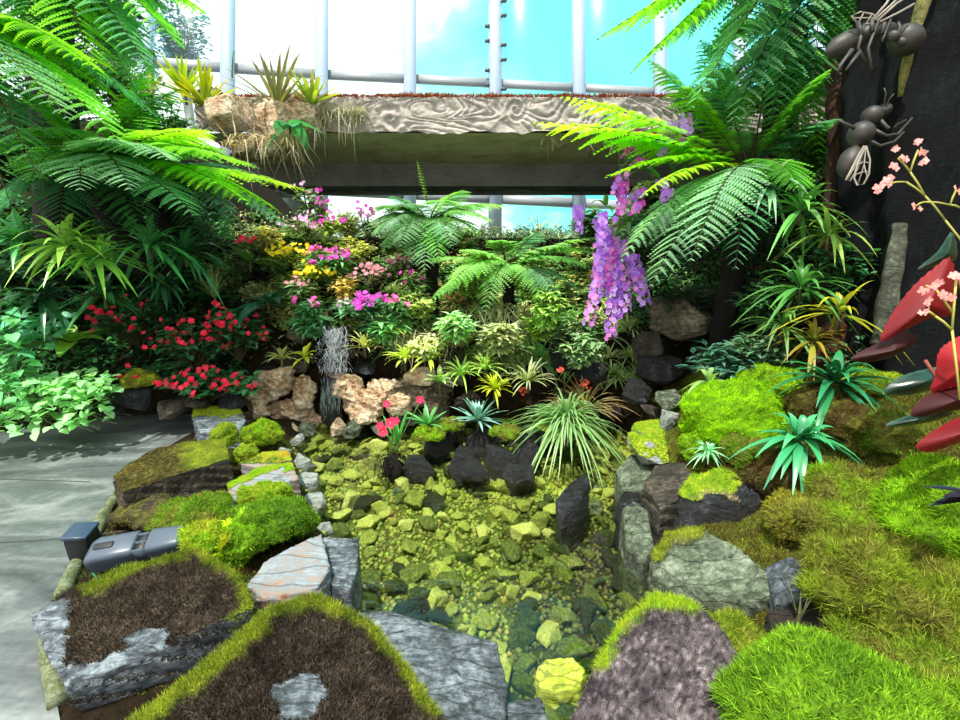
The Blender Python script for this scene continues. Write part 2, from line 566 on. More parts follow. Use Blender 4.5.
m, nt, out = newmat('garden_ground')
at = N(nt, 'Attribute', attribute_name='Col')
tc = N(nt, 'TexCoord')
nz = N(nt, 'TexNoise', Scale=22.0, Detail=8.0, Roughness=0.7)
nt.links.new(tc.outputs['Object'], nz.inputs[0])
rr = ramp(nt, nz.outputs[0], [(0.3, (0.35, 0.35, 0.35)), (0.7, (1.7, 1.7, 1.6))])
mx = N(nt, 'MixRGB', blend_type='MULTIPLY'); mx.inputs[0].default_value = 1
nt.links.new(at.outputs[0], mx.inputs[1]); nt.links.new(rr, mx.inputs[2])
p = N(nt, 'BsdfPrincipled'); p.inputs['Roughness'].default_value = 0.95; p.inputs['Specular IOR Level'].default_value = 0.1
nt.links.new(mx.outputs[0], p.inputs['Base Color'])
bp = N(nt, 'Bump', Strength=0.9, Distance=0.03)
nt.links.new(nz.outputs[0], bp.inputs['Height']); nt.links.new(bp.outputs[0], p.inputs['Normal'])
nt.links.new(p.outputs[0], out.inputs[0])
M_ground = m
g = ground_patch().build('ground', M_ground)
tag(g, 'dark soil banks and pool bed of the indoor garden', 'ground', kind='structure')

# ---- stone path
m, nt, out = newmat('wet_grey_path')
tc = N(nt, 'TexCoord')
n1 = N(nt, 'TexNoise', Scale=1.6, Detail=7.0, Roughness=0.6, Distortion=0.8)
n2 = N(nt, 'TexNoise', Scale=30.0, Detail=5.0)
mp = N(nt, 'Mapping'); mp.inputs['Rotation'].default_value = (0, 0, 0.5); mp.inputs['Scale'].default_value = (1.0, 3.0, 1.0)
nt.links.new(tc.outputs['Object'], mp.inputs[0])
nt.links.new(mp.outputs[0], n1.inputs[0]); nt.links.new(tc.outputs['Object'], n2.inputs[0])
c1 = ramp(nt, n1.outputs[0], [(0.3, hexc('#3f4646')), (0.5, hexc('#5d6464')), (0.68, hexc('#8b9290'))])
c2 = ramp(nt, n2.outputs[0], [(0.3, (0.78, 0.78, 0.78)), (0.7, (1.1, 1.1, 1.1))])
mx = N(nt, 'MixRGB', blend_type='MULTIPLY'); mx.inputs[0].default_value = 1
nt.links.new(c1, mx.inputs[1]); nt.links.new(c2, mx.inputs[2])
p = N(nt, 'BsdfPrincipled'); p.inputs['Specular IOR Level'].default_value = 0.55
nt.links.new(mx.outputs[0], p.inputs['Base Color'])
mr = N(nt, 'MapRange'); mr.inputs[3].default_value = 0.18; mr.inputs[4].default_value = 0.5
nt.links.new(n1.outputs[0], mr.inputs[0]); nt.links.new(mr.outputs[0], p.inputs['Roughness'])
bp = N(nt, 'Bump', Strength=0.12, Distance=0.01)
nt.links.new(n2.outputs[0], bp.inputs['Height']); nt.links.new(bp.outputs[0], p.inputs['Normal'])
nt.links.new(p.outputs[0], out.inputs[0])
M_path = m

def poly_slab(name, poly, z0, z1, mat):
    bm = bmesh.new()
    vs = [bm.verts.new((float(x), float(y), z1)) for x, y in poly]
    f = bm.faces.new(vs)
    f.normal_update()
    if f.normal.z < 0: f.normal_flip()
    r = bmesh.ops.extrude_face_region(bm, geom=[f])
    for e in r['geom']:
        if isinstance(e, bmesh.types.BMVert): e.co.z = z0
    bmesh.ops.recalc_face_normals(bm, faces=bm.faces)
    bmesh.ops.triangulate(bm, faces=bm.faces)
    me = bpy.data.meshes.new(name)
    bm.to_mesh(me); bm.free()
    me.materials.append(mat)
    o = bpy.data.objects.new(name, me)
    LINK(o)
    return o

fl = poly_slab('floor', PATH, -0.2, 0.0, M_path)
tag(fl, 'wet grey stone path curving along the left side', 'path', kind='structure')

# two hairline joints in the paving
jm = MB()
for pts in ([(-20, 543), (60, 541), (130, 530)], [(0, 479), (40, 480), (90, 482)]):
    w = np.array([G(x, y, 0.002) for x, y in pts])
    w = bez(w[0], w[1], w[2], 12)
    tube(jm, w, 0.003, 5, hexc('#3c423f'))
tag(jm.build('trim_2', M_stem), 'thin dark joint lines across the path', 'joint', kind='structure')

# ---- mossy kerb along the path edge
kb = MB()
kpx = [(150, 458), (120, 487), (84, 547), (62, 590), (47, 640), (58, 700)]
kp = np.array([G(x, y, 0.02) for x, y in kpx])
tt = np.linspace(0, len(kp) - 1, 30)
kp = np.stack([np.interp(tt, np.arange(len(kp)), kp[:, i]) for i in range(3)], 1)
tube(kb, kp - ZUP * .012, 0.03, 12, hexc('#5a6152'), noise=0.012)
ko = tag(kb.build('trim_1', stonemat('mossy_kerb', [(0.3, hexc('#3a4528')), (0.5, hexc('#6f7a52')), (0.75, hexc('#9aa48c'))], scale=12, rough=0.9, bump=0.6)), 'narrow mossy kerb between path and rocks', 'kerb', kind='structure')

# ---- pool water
m, nt, out = newmat('clear_green_water')
tr = N(nt, 'BsdfTransparent'); tr.inputs[0].default_value = (0.92, 0.97, 0.79, 1)
gl = N(nt, 'BsdfGlossy'); gl.inputs['Roughness'].default_value = 0.02
fr = N(nt, 'Fresnel'); fr.inputs['IOR'].default_value = 1.48
tc = N(nt, 'TexCoord')
nz = N(nt, 'TexNoise', Scale=9.0, Detail=3.0, Distortion=0.6)
nt.links.new(tc.outputs['Object'], nz.inputs[0])
bp = N(nt, 'Bump', Strength=0.25, Distance=0.02)
nt.links.new(nz.outputs[0], bp.inputs['Height'])
nt.links.new(bp.outputs[0], gl.inputs['Normal'])
ms = N(nt, 'MixShader')
nt.links.new(fr.outputs[0], ms.inputs[0]); nt.links.new(tr.outputs[0], ms.inputs[1]); nt.links.new(gl.outputs[0], ms.inputs[2])
nt.links.new(ms.outputs[0], out.inputs[0])
M_water = m
cen = POOL.mean(0)
WP = cen + (POOL - cen) * 1.06
bm = bmesh.new()
f = bm.faces.new([bm.verts.new((float(x), float(y), WZ)) for x, y in WP])
f.normal_update()
if f.normal.z < 0: f.normal_flip()
bmesh.ops.triangulate(bm, faces=bm.faces)
me = bpy.data.meshes.new('pool_water'); bm.to_mesh(me); bm.free(); me.materials.append(M_water)
wo = bpy.data.objects.new('pool_water', me); LINK(wo)
tag(wo, 'clear shallow pool water over lime green stones', 'water', kind='stuff')

# ---- leaning glass wall
def gd(px):                                          # depth of the glass plane at a photo column
    a, b = 1 / 7.9, 1 / 9.3
    return 1 / (a + (b - a) * (px - 228) / (577 - 228))
GN = nrm(np.cross(P(577, 100, gd(577)) - P(228, 100, gd(228)), UP))   # normal of the plane
if GN[1] > 0: GN = -GN
GT = nrm(P(577, 100, gd(577)) - P(228, 100, gd(228)))

def bar(mb, a, b, half_w, thick, axis_w, col=(.6, .6, .6)):
    a = np.asarray(a); b = np.asarray(b)
    w = axis_w * half_w; n = GN * thick
    v = [a - w, a + w, a + w + n, a - w + n, b - w, b + w, b + w + n, b - w + n]
    mb.add(v, [[0, 3, 2, 1], [4, 5, 6, 7], [0, 1, 5, 4], [1, 2, 6, 5], [2, 3, 7, 6], [3, 0, 4, 7]], None, col)

win = thing('window_1', P(400, 300, gd(400)), 'tall leaning glass wall with pale metal mullions behind the beam', 'window')
win['kind'] = 'structure'
mpx = [-430, -310, -200, -100, -20, 64, 148, 229, 322, 409.5, 494, 577, 658, 738, 816, 893, 968, 1042, 1115, 1190, 1260, 1330]
for x in mpx:
    mb = MB()
    d = gd(x)
    hw = 6.0 / FOC * d
    bar(mb, P(x, -220, d), P(x, 330, d), hw, 0.14, GT)
    bar(mb, P(x, -220, d) - GN * 0.05, P(x, 330, d) - GN * 0.05, hw * 0.45, 0.05, GT)
    mo = mb.build('mullion', M_metal, win, smooth=False)
    if x == 494:
        for k in range(-2, 12):
            y = 2 + k * 14.5
            for s in (-1, 1):
                if (k + s) % 3 == 0: continue
                pb = MB()
                c = P(x + s * 8, y + (4 if s > 0 else 0), d) + GN * 0.1
                bar(pb, c - GT * 0.05, c + GT * 0.05, 0.02, 0.06, UP)
                pb.build('bracket', M_metald, win, smooth=False)
tp = [(-430, 30), (148, 58), (229, 64), (322, 70.5), (409, 75), (494, 79.5), (577, 84), (658, 88), (900, 100), (1330, 118)]
for y_off, th in ((3, 4.2), (118, 5.0)):
    mb = MB()
    for (xa, ya), (xb, yb) in zip(tp[:-1], tp[1:]):
        a = P(xa, ya + y_off, gd(xa)); b = P(xb, yb + y_off, gd(xb))
        bar(mb, a - UP * .03, b - UP * .03, th / FOC * 8.5, 0.05, UP)
    mb.build('transom', M_transom, win, smooth=False)
m, nt, out = newmat('tinted_glass')
tr = N(nt, 'BsdfTransparent'); tr.inputs[0].default_value = (0.90, 0.99, 0.98, 1)
gl = N(nt, 'BsdfGlossy'); gl.inputs['Roughness'].default_value = 0.3
ms = N(nt, 'MixShader'); ms.inputs[0].default_value = 0.03
nt.links.new(tr.outputs[0], ms.inputs[1]); nt.links.new(gl.outputs[0], ms.inputs[2]); nt.links.new(ms.outputs[0], out.inputs[0])
M_glass = m
for a, b in zip(mpx[:-1], mpx[1:]):
    mb = MB()
    bar(mb, (P(a, -220, gd(a)) + P(b, -220, gd(b))) / 2, (P(a, 330, gd(a)) + P(b, 330, gd(b))) / 2, np.linalg.norm(P(a, 0, gd(a)) - P(b, 0, gd(b))) / 2, 0.012, GT)
    mb.build('pane', M_glass, win, smooth=False)

# ---- concrete bridge beam with a relief of swirls
bx0, bx1 = P(228, 120, 5.15)[0], P(830, 120, 5.15)[0]
secpx = [(5.16, 95), (5.16, 134)]
def zat(y_world, py):
    th = -PITCH + math.atan((360 - py) / FOC)
    return CAM[2] + y_world * math.tan(th)
zt, zb_ = zat(5.0, 98), zat(5.0, 133)
z2, z3 = zat(6.2, 164), zat(6.25, 186)
sec = [(5.0, zt), (5.0, zb_), (6.2, z2), (6.25, z3), (7.4, z3 - 0.01), (7.4, zt)]
nx, nu = 520, 44
xs = np.linspace(bx0, bx1, nx)
mb = MB()
U, Xg = np.meshgrid(np.linspace(0, 1, nu), xs, indexing='ij')
fz = zt + (zb_ - zt) * U
q3 = np.stack([Xg.ravel() * 1.5, fz.ravel() * 3.2, 0 * Xg.ravel()], 1)
wrp = np.stack([fnoise(q3 * 1.1, 21, 2), fnoise(q3 * 1.1 + 7, 31, 2), 0 * q3[:, 0]], 1)
nv = fnoise((q3 + 1.3 * wrp) * 1.0, 41, 2)
rel = np.abs(np.sin(nv * 19.0)) ** 0.45
sw = np.zeros(len(q3))
for cx_, cz_, rr_ in [(1.18 * k - 3.2, (zt + zb_) / 2 + (0.05 if k % 2 else -0.04), 0.13 + 0.05 * (k % 3)) for k in range(7)]:
    dx = Xg.ravel() - cx_; dz = fz.ravel() - cz_
    r_ = np.hypot(dx, dz); a_ = np.arctan2(dz, dx)
    w_ = np.clip(1.2 - r_ / rr_, 0, 1)
    rel = rel * (1 - w_) + w_ * (0.5 + 0.5 * np.sin(r_ / rr_ * 14 - a_))
dispv = 0.034 * rel + 0.022 * fnoise(np.stack([Xg.ravel(), fz.ravel(), 0 * fz.ravel()], 1) * 14, 3, 3)
edge = 0.03 * fnoise(np.stack([Xg.ravel() * 5, 0 * fz.ravel(), 0 * fz.ravel()], 1), 77, 3) * (U.ravel() > 0.97)
v = np.stack([Xg.ravel(), 5.0 - dispv, fz.ravel() + edge], 1)
i = (np.arange(nu - 1)[:, None] * nx + np.arange(nx - 1)[None])
mb.add(v, np.stack([i, i + nx, i + nx + 1, i + 1], -1).reshape(-1, 4), None, hexc('#b9b0a8'))
sv, sn = [], 20
for (y0, z0_), (y1, z1_) in zip(sec[1:-1], sec[2:]):
    L = np.linspace(0, 1, sn)
    A = np.zeros((sn, nx, 3))
    A[..., 0] = xs[None]; A[..., 1] = (y0 + (y1 - y0) * L)[:, None]; A[..., 2] = (z0_ + (z1_ - z0_) * L)[:, None]
    f = A.reshape(-1, 3)
    A[..., 2] += (0.03 * fnoise(f * np.array([5, 9, 1]), 51, 3)).reshape(sn, nx) * (np.sin(L * PI)[:, None])
    i = (np.arange(sn - 1)[:, None] * nx + np.arange(nx - 1)[None])
    mb.add(A.reshape(-1, 3), np.stack([i, i + nx, i + nx + 1, i + 1], -1).reshape(-1, 4), None, hexc('#b5ad90') if y1 < 6.22 else (hexc('#7d7a72') if y1 < 7 else hexc('#34322f')))  # same concrete; back face and soffit coloured darker to stand in for shade
box(mb, (bx0, 5.0, zt - 0.02), (bx1, 7.4, zt), hexc('#8b8478'))
M_conc = stonemat('relief_concrete', [(0.25, (0.55, 0.55, 0.55)), (0.5, (0.85, 0.85, 0.85)), (0.75, (1.1, 1.1, 1.1))], scale=3, rough=0.85, bump=0.4, use_col=True, crk=.9)
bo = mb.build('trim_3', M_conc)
tag(bo, 'concrete bridge beam with swirling relief above the planting', 'beam', kind='structure')

# ---- sky and sun
w = bpy.data.worlds.new('World'); SC.world = w; w.use_nodes = True
nt = w.node_tree; nt.nodes.clear()
out = nt.nodes.new('ShaderNodeOutputWorld'); bg = nt.nodes.new('ShaderNodeBackground')
tc = N(nt, 'TexCoord')
nz = N(nt, 'TexNoise', Scale=2.3, Detail=6.0, Roughness=0.55)
mp = N(nt, 'Mapping'); mp.inputs['Location'].default_value = (SKYX, SKYY, 0.0); mp.inputs['Scale'].default_value = (1.0, 1.0, 1.6)
nt.links.new(tc.outputs['Generated'], mp.inputs[0]); nt.links.new(mp.outputs[0], nz.inputs[0])
sep = N(nt, 'SeparateXYZ'); nt.links.new(tc.outputs['Generated'], sep.inputs[0])
# more cloud to the left and towards the horizon
ma = N(nt, 'Math', operation='MULTIPLY_ADD'); ma.inputs[1].default_value = -0.8
nt.links.new(sep.outputs[0], ma.inputs[0]); nt.links.new(nz.outputs[0], ma.inputs[2])
my = N(nt, 'Math', operation='MULTIPLY_ADD'); my.inputs[1].default_value = -0.9
nt.links.new(sep.outputs[1], my.inputs[0]); my.inputs[2].default_value = 0.99
mc = N(nt, 'Math', operation='ADD'); nt.links.new(my.outputs[0], mc.inputs[0]); nt.links.new(ma.outputs[0], mc.inputs[1])
mz = N(nt, 'Math', operation='MULTIPLY_ADD'); mz.inputs[1].default_value = -0.9
nt.links.new(sep.outputs[2], mz.inputs[0]); nt.links.new(mc.outputs[0], mz.inputs[2])
cl = ramp(nt, mz.outputs[0], [(0.34, hexc('#74e6e6')), (0.44, hexc('#a4f4f0')), (0.50, hexc('#f6ffff')), (0.6, (1.0, 1.0, 1.0))])
nt.links.new(cl, bg.inputs[0]); bg.inputs[1].default_value = WSTR
nt.links.new(bg.outputs[0], out.inputs[0])

sd = bpy.data.lights.new('sun', 'SUN'); sd.energy = SUNE; sd.angle = math.radians(1.2); sd.color = (1.0, 0.96, 0.86)
so = bpy.data.objects.new('sun', sd); LINK(so)
so.rotation_euler = Vector(SUNDIR).to_track_quat('-Z', 'Y').to_euler()
so.location = (0, 0, 6)

cd = bpy.data.cameras.new('camera'); cd.sensor_width = 36.0; cd.lens = 18.0; cd.clip_start = 0.02; cd.clip_end = 200
co = bpy.data.objects.new('camera', cd); LINK(co)
co.location = CAM; co.rotation_euler = (PI / 2 - PITCH, 0, 0)
SC.camera = co
SC.view_settings.view_transform = 'Standard'; SC.view_settings.look = 'None'
SC.view_settings.exposure = EXPO; SC.view_settings.gamma = 1.0
SC.view_settings.use_curve_mapping = False
SC.cycles.max_bounces = 8; SC.cycles.transparent_max_bounces = 12
# ================================================================== ROCKS AND MOSS
def hull_obj(pts):
    bm = bmesh.new()
    for p in pts: bm.verts.new([float(a) for a in p])
    bmesh.ops.convex_hull(bm, input=bm.verts)
    loose = [v for v in bm.verts if not v.link_faces]
    if loose: bmesh.ops.delete(bm, geom=loose, context='VERTS')
    bmesh.ops.recalc_face_normals(bm, faces=bm.faces)
    me = bpy.data.meshes.new('tmp'); bm.to_mesh(me); bm.free()
    return me

def remesh(me, vox):
    o = bpy.data.objects.new('tmp', me); LINK(o)
    md = o.modifiers.new('r', 'REMESH'); md.mode = 'VOXEL'; md.voxel_size = vox
    dg = bpy.context.evaluated_depsgraph_get()
    m2 = bpy.data.meshes.new_from_object(o.evaluated_get(dg))
    bpy.data.objects.remove(o); bpy.data.meshes.remove(me)
    return m2

def rock_mesh(pts, vox, disp, seed, strata=0.0, sdir=(0.3, 0.2, 0.93), sfreq=18):
    me = remesh(hull_obj(pts), vox)
    n = len(me.vertices)
    v = np.zeros(n * 3, np.float32); me.vertices.foreach_get('co', v); v = v.reshape(-1, 3).astype(float)
    nn = np.zeros(n * 3, np.float32); me.vertices.foreach_get('normal', nn); nn = nn.reshape(-1, 3)
    size = np.ptp(v, axis=0).max()
    f = 3.0 / size
    dd = fnoise(v * f, seed, 5) * disp + disp * 0.7 * -np.abs(fnoise(v * f * 1.8 + 5, seed + 3, 3))
    dd = dd + disp * .45 * (.35 - np.abs(fnoise(v * f * 5 + 2, seed + 17, 4)) * 2.2) * np.clip(.5 + fnoise(v * f * 1.3, seed + 23, 2), 0, 1)
    if strata:
        h = v @ np.asarray(sdir) * sfreq + 1.2 * fnoise(v * 3, seed + 9, 2)
        saw = h - np.floor(h)
        vert = 1 - np.abs(nn @ nrm(np.asarray(sdir)))
        dd = dd + strata * (saw - 0.5) * vert
    v = v + nn * dd[:, None]
    me.vertices.foreach_set('co', v.ravel().astype(np.float32))
    me.update()
    me.polygons.foreach_set('use_smooth', np.ones(len(me.polygons), bool))
    return me, v

def mesh_tris(me):
    me.calc_loop_triangles()
    t = np.zeros(len(me.loop_triangles) * 3, np.int32)
    me.loop_triangles.foreach_get('vertices', t)
    v = np.zeros(len(me.vertices) * 3, np.float32); me.vertices.foreach_get('co', v)
    return v.reshape(-1, 3).astype(float), t.reshape(-1, 3)

def scatter(v, t, n, zmin=0.1):
    a, b, c = v[t[:, 0]], v[t[:, 1]], v[t[:, 2]]
    cr = np.cross(b - a, c - a)
    ar = np.linalg.norm(cr, axis=1)
    nn = cr / np.maximum(ar, 1e-12)[:, None]
    w = ar * (nn[:, 2] > zmin)
    if w.sum() == 0: return np.zeros((0, 3)), np.zeros((0, 3))
    k = NR.choice(len(t), n, p=w / w.sum())
    r1, r2 = np.sqrt(NR.random(n)), NR.random(n)
    p = a[k] * (1 - r1)[:, None] + b[k] * (r1 * (1 - r2))[:, None] + c[k] * (r1 * r2)[:, None]
    return p, nn[k]

def area(v, t, zmin=0.1):
    cr = np.cross(v[t[:, 1]] - v[t[:, 0]], v[t[:, 2]] - v[t[:, 0]])
    a = np.linalg.norm(cr, axis=1)
    return (a * 0.5 * (cr[:, 2] / np.maximum(a, 1e-12) > zmin)).sum()

G1 = hexc('#8fc01e'); G2 = hexc('#a8d428'); G3 = hexc('#6f9a1c'); G4 = hexc('#b4c832')      # moss greens
B1 = hexc('#3d332b'); B2 = hexc('#62564a'); B3 = hexc('#8a7a64'); OL = hexc('#8a8a3a')

def strands(mb, p, n, L, W, col, lean=0.35, rand=0.55):
    k = len(p)
    if k == 0: return
    d = nrm(n * (1 - lean) + ZUP * lean + NR.normal(size=(k, 3)) * rand * 0.6)
    ribbons(mb, p - n * 0.002, d, L * NR.uniform(0.55, 1.25, k), W, droop=NR.uniform(0, 0.25, k), segs=2, kind='strand', col=col, up=NR.normal(size=(k, 3)))

def moss_on(rock, me, loc, dens, L, W, cols, mask=None, name='moss', zmin=0.25, mat=None, lean=0.35, label=None):
    """strands of moss growing on a stone; a child of the stone"""
    v, t = mesh_tris(me)
    n = int(area(v, t, zmin) * dens)
    p, nn = scatter(v, t, n, zmin)
    w = p + np.asarray(loc)
    if mask is not None:
        keep = mask(w)
        p, nn, w = p[keep], nn[keep], w[keep]
    if len(p) == 0: return None
    c = cols(w) if callable(cols) else vary(cols, len(p), 0.35, 0.1)
    LL = L(w) if callable(L) else L
    mb = MB()
    vn = np.zeros(len(v) * 3, np.float32); me.vertices.foreach_get('normal', vn); vn = vn.reshape(-1, 3)
    ok = vn[:, 2] > zmin
    if mask is not None: ok &= mask(v + np.asarray(loc))
    tk = t[ok[t].all(1)]
    if len(tk):
        used = np.unique(tk); remap = np.zeros(len(v), int); remap[used] = np.arange(len(used))
        wv = v[used] + np.asarray(loc)
        sc = cols(wv) if callable(cols) else vary(cols, len(used), .3, .1)
        mb.add(wv + vn[used] * .003, None, remap[tk], sc * .75)
    strands(mb, p + np.asarray(loc), nn, LL, W, c, lean)
    o = mb.build(name, mat or M_moss, rock)
    if label: o['label'] = label
    o['kind'] = 'stuff'
    return o

def rock_from(outline, zbot, label, mat, name='rock', vox=0.012, disp=0.012, grow=1.06, seed=None, strata=0.004, sdir=(0.3, 0.2, 0.93), sfreq=18, shift=(0, 0)):
    seed = rnd.randrange(999) if seed is None else seed
    top = np.array([G(x, y, z) for x, y, z in outline])
    c = top.mean(0)
    bot = c + (top - c) * grow
    bot[:, 2] = zbot
    bot[:, 0] += shift[0]; bot[:, 1] += shift[1]
    loc = np.array([c[0], c[1], zbot])
    me, v = rock_mesh(np.concatenate([top, bot]) - loc, vox, disp, seed, strata, sdir, sfreq)
    me.name = name; me.materials.append(mat)
    o = bpy.data.objects.new(name, me); o.location = loc; LINK(o)
    tag(o, label, 'rock')
    return o, me, loc

def boulder(c, size, label, mat, name='rock', seed=None, vox=None, disp=None, npts=16, rz=None, strata=0.006, tilt=0.25, flat=0.0, cat='rock', group=None):
    seed = rnd.randrange(999) if seed is None else seed
    rg = np.random.default_rng(seed)
    p = nrm(rg.normal(size=(npts, 3)))
    p = np.sign(p) * np.abs(p) ** 0.7
    p *= np.asarray(size) / 2 / np.abs(p).max(0)
    R = np.array(Euler((rg.uniform(-tilt, tilt), rg.uniform(-tilt, tilt), rg.uniform(0, 6.28) if rz is None else rz)).to_matrix())
    p = p @ R.T
    loc = np.array(c, float)
    s = max(size)
    me, v = rock_mesh(p, vox or s / 34, disp or s * 0.035, seed, strata * s / 0.3)
    dz = v[:, 2].min()
    me.vertices.foreach_set('co', (v - np.array([0, 0, dz])).ravel().astype(np.float32)); me.update()
    loc[2] += dz
    me.name = name; me.materials.append(mat)
    o = bpy.data.objects.new(name, me); o.location = loc; LINK(o)
    tag(o, label, cat, group)
    return o, me, loc

def moss_mound(px, py, d, wx, wy, wz, label, c1=G1, c2=G3, L=0.02, W=0.0035, dens=26000, lump=0.18, seed=None, under=0.5, tilt=(0, 0), name='moss_cushion', cat='moss', spot=None):
    """cushion of moss: a lumpy dome covered with short upright strands; px,py is the middle of the dome"""
    seed = rnd.randrange(999) if seed is None else seed
    c = P(px, py, d) if py is not None else np.asarray(px)
    nu, nv = 64, 28
    a = np.linspace(0, 2 * PI, nu, endpoint=False)
    e = np.linspace(-under, PI / 2, nv)
    A, E = np.meshgrid(a, e)
    u = np.stack([np.cos(A) * np.cos(E), np.sin(A) * np.cos(E), np.sin(E)], -1).reshape(-1, 3)
    v = u * np.array([wx, wy, wz]) / 2
    s = max(wx, wy, wz)
    v = v + u * (fnoise(v * 5 / s + 3, seed, 4) * lump * s + .016 * fnoise(v * 26 + 3, seed + 1, 2))[:, None]
    R = np.array(Euler((tilt[0], tilt[1], 0)).to_matrix())
    v = v @ R.T
    i = (np.arange(nv - 1)[:, None] * nu)
    j = np.arange(nu)[None]; jn = (j + 1) % nu
    q = np.stack([i + j, i + jn, i + nu + jn, i + nu + j], -1).reshape(-1, 4)
    vw = v + c
    def colf(w):
        t = np.clip(0.5 + 0.9 * fnoise(w * 17, seed + 5, 3) * 1.3, 0, 1)[:, None]
        cc = c1 * (1 - t) + c2 * t
        pk = NR.random((len(w), 1))
        return cc * np.where(pk < .15, .45, np.where(pk > .9, 1.5, 1.0)) * (1 + NR.uniform(-0.35, 0.35, (len(w), 1)))
    mb = MB()
    mb.add(vw, q, None, colf(vw) * 0.55)
    tr = np.concatenate([q[:, [0, 1, 2]], q[:, [0, 2, 3]]])
    n = int(area(vw, tr, -0.5) * dens)
    p, nn = scatter(vw, tr, n, -0.5)
    cc = colf(p)
    if spot is not None:
        sp, sr, scol = spot
        m_ = np.clip(1.4 - np.linalg.norm(p - sp, axis=1) / sr, 0, 1)[:, None]
        cc = cc * (1 - m_) + scol * (1 + NR.uniform(-.2, .2, (len(p), 1))) * m_
    strands(mb, p, nn, L, W, cc)
    o = mb.build(name, M_moss, origin=(c[0], c[1], vw[:, 2].min()))
    tag(o, label, cat)
    return o

def pmask(poly):
    return lambda w: inpoly(proj(w), poly)

# ---------------- the three big mossy stones in front
oA, mA, lA = rock_from([(28, 612, .14), (72, 596, .15), (120, 566, .19), (200, 545, .23), (238, 572, .22), (256, 606, .19), (205, 625, .16), (150, 640, .15), (64, 688, .12), (40, 640, .13)], -0.02,
    'broad slate rock with brown moss beside the spotlight, bare grey corner over the path', M_slate, vox=.010, disp=.016, strata=.012, grow=.9)
bare1 = [(20, 600), (74, 598), (66, 640), (60, 668), (100, 660), (120, 650), (165, 628), (165, 660), (60, 700), (20, 640)]
bare1b = [(120, 640), (135, 632), (152, 628), (165, 640), (140, 650)]
crestA = [(95, 585), (130, 562), (200, 545), (236, 568), (256, 604), (240, 625)]
def mossA(w):
    q = proj(w)
    e = 5 * vnoise(w * 60, 3)
    return ~(inpoly(q + e[:, None], bare1) | inpoly(q, bare1b))
def colA(crest, r, g=hexc('#66781f'), g2=hexc('#97a42e'), b=(B1, B2)):
    def f(w):
        q = proj(w)
        dd = pdist(q, crest, False) + 9 * fnoise(w * 25, 8, 3)
        t = np.clip((dd - r * 0.6) / (r * 0.7), 0, 1)[:, None]
        k = np.clip(0.5 + fnoise(w * 18, 17, 3), 0, 1)[:, None]
        gr = g * (1 - k) + g2 * k
        br = b[0] * (1 - k) + b[1] * k
        pk = NR.random((len(w), 1))
        br = br * np.where(pk < .3, .35, np.where(pk > .86, 2.1, 1.0))
        return (gr * (1 - t) + br * t) * (1 + NR.uniform(-.4, .4, (len(w), 1)))
    return f
def lenA(crest, r, a, b):
    return lambda w: np.where(pdist(proj(w), crest, False) < r, a, b)
moss_on(oA, mA, lA, 100000, lenA(crestA, 12, .022, .024), .0033, colA(crestA, 12), mossA, zmin=0.15, label='brown dry moss turning green at the far edge')

oB, mB, lB = rock_from([(312, 596, .26), (268, 612, .25), (236, 648, .23), (195, 680, .19), (130, 722, .15), (60, 800, .12), (130, 950, .12), (300, 980, .16), (450, 930, .12), (462, 760, .15), (436, 708, .17), (408, 668, .20), (372, 622, .24)], -0.02,
    'largest front rock, domed brown moss with a green rim and one bare blue-grey patch', M_slate, vox=.011, disp=.014)
crestB = [(130, 722), (195, 680), (236, 648), (268, 612), (312, 596), (372, 622), (408, 668), (436, 708)]
bareB = [(268, 690), (285, 680), (302, 672), (316, 676), (328, 692), (324, 702), (306, 722), (280, 722), (278, 705)]
moss_on(oB, mB, lB, 110000, lenA(crestB, 12, .026, .026), .0034, colA(crestB, 11, b=(B1 * .8, B2 * .8)), lambda w: ~inpoly(proj(w) + 3 * vnoise(w * 70, 4)[:, None], bareB), zmin=0.1, label='dark brown moss with an olive green rim')

oC, mC, lC = rock_from([(655, 592, .24), (622, 620, .22), (598, 660, .18), (572, 720, .13), (560, 800, .10), (620, 930, .10), (760, 930, .14), (752, 720, .20), (742, 660, .22), (716, 622, .24), (690, 602, .245)], -0.1,
    'dark grey-brown moss-carpeted rock at the near right edge of the pool', M_brownrock, vox=.011, disp=.010)
crestC = [(598, 655), (622, 618), (655, 592), (688, 602)]
moss_on(oC, mC, lC, 120000, lenA(crestC, 16, .026, .014), .0026, colA(crestC, 13, g=G1, g2=G4, b=(hexc('#4b4348'), hexc('#85797c'))), None, zmin=0.1, label='grey-brown dry moss with a lime green crest')

# ---------------- bare stones at the near edge of the pool
rock_from([(352, 612, .02), (385, 612, .06), (420, 624, .07), (455, 636, .07), (497, 641, .05), (508, 690, .02), (500, 760, .02), (430, 800, .05), (392, 690, .08)], -0.28,
    'rough blue-grey stone block between the front brown rock and the pool', M_slate, vox=.009, disp=.014, grow=1.02)
rock_from([(504, 700, -.02), (542, 695, -.02), (552, 730, -.03), (545, 770, -.03), (500, 770, -.02)], -0.28, 'small smooth blue stone standing at the bottom edge of the pool', M_slate, vox=.008, disp=.005, grow=1.0)
rock_from([(534, 672, -.17), (546, 658, -.16), (572, 654, -.15), (586, 668, -.15), (580, 688, -.17), (560, 692, -.18), (540, 690, -.19)], -0.31, 'bright yellow algae-covered stone under the water', M_yellowstone, vox=.007, disp=.014)
rock_from([(262, 562, .13), (300, 543, .14), (322, 533, .14), (330, 566, .12), (318, 588, .10), (285, 598, .09), (254, 601, .10), (246, 585, .12)], -0.1,
    'rust-tinged flat slab between the moss mounds and the pool', M_rust, vox=.007, disp=.006, strata=.012, sfreq=26)
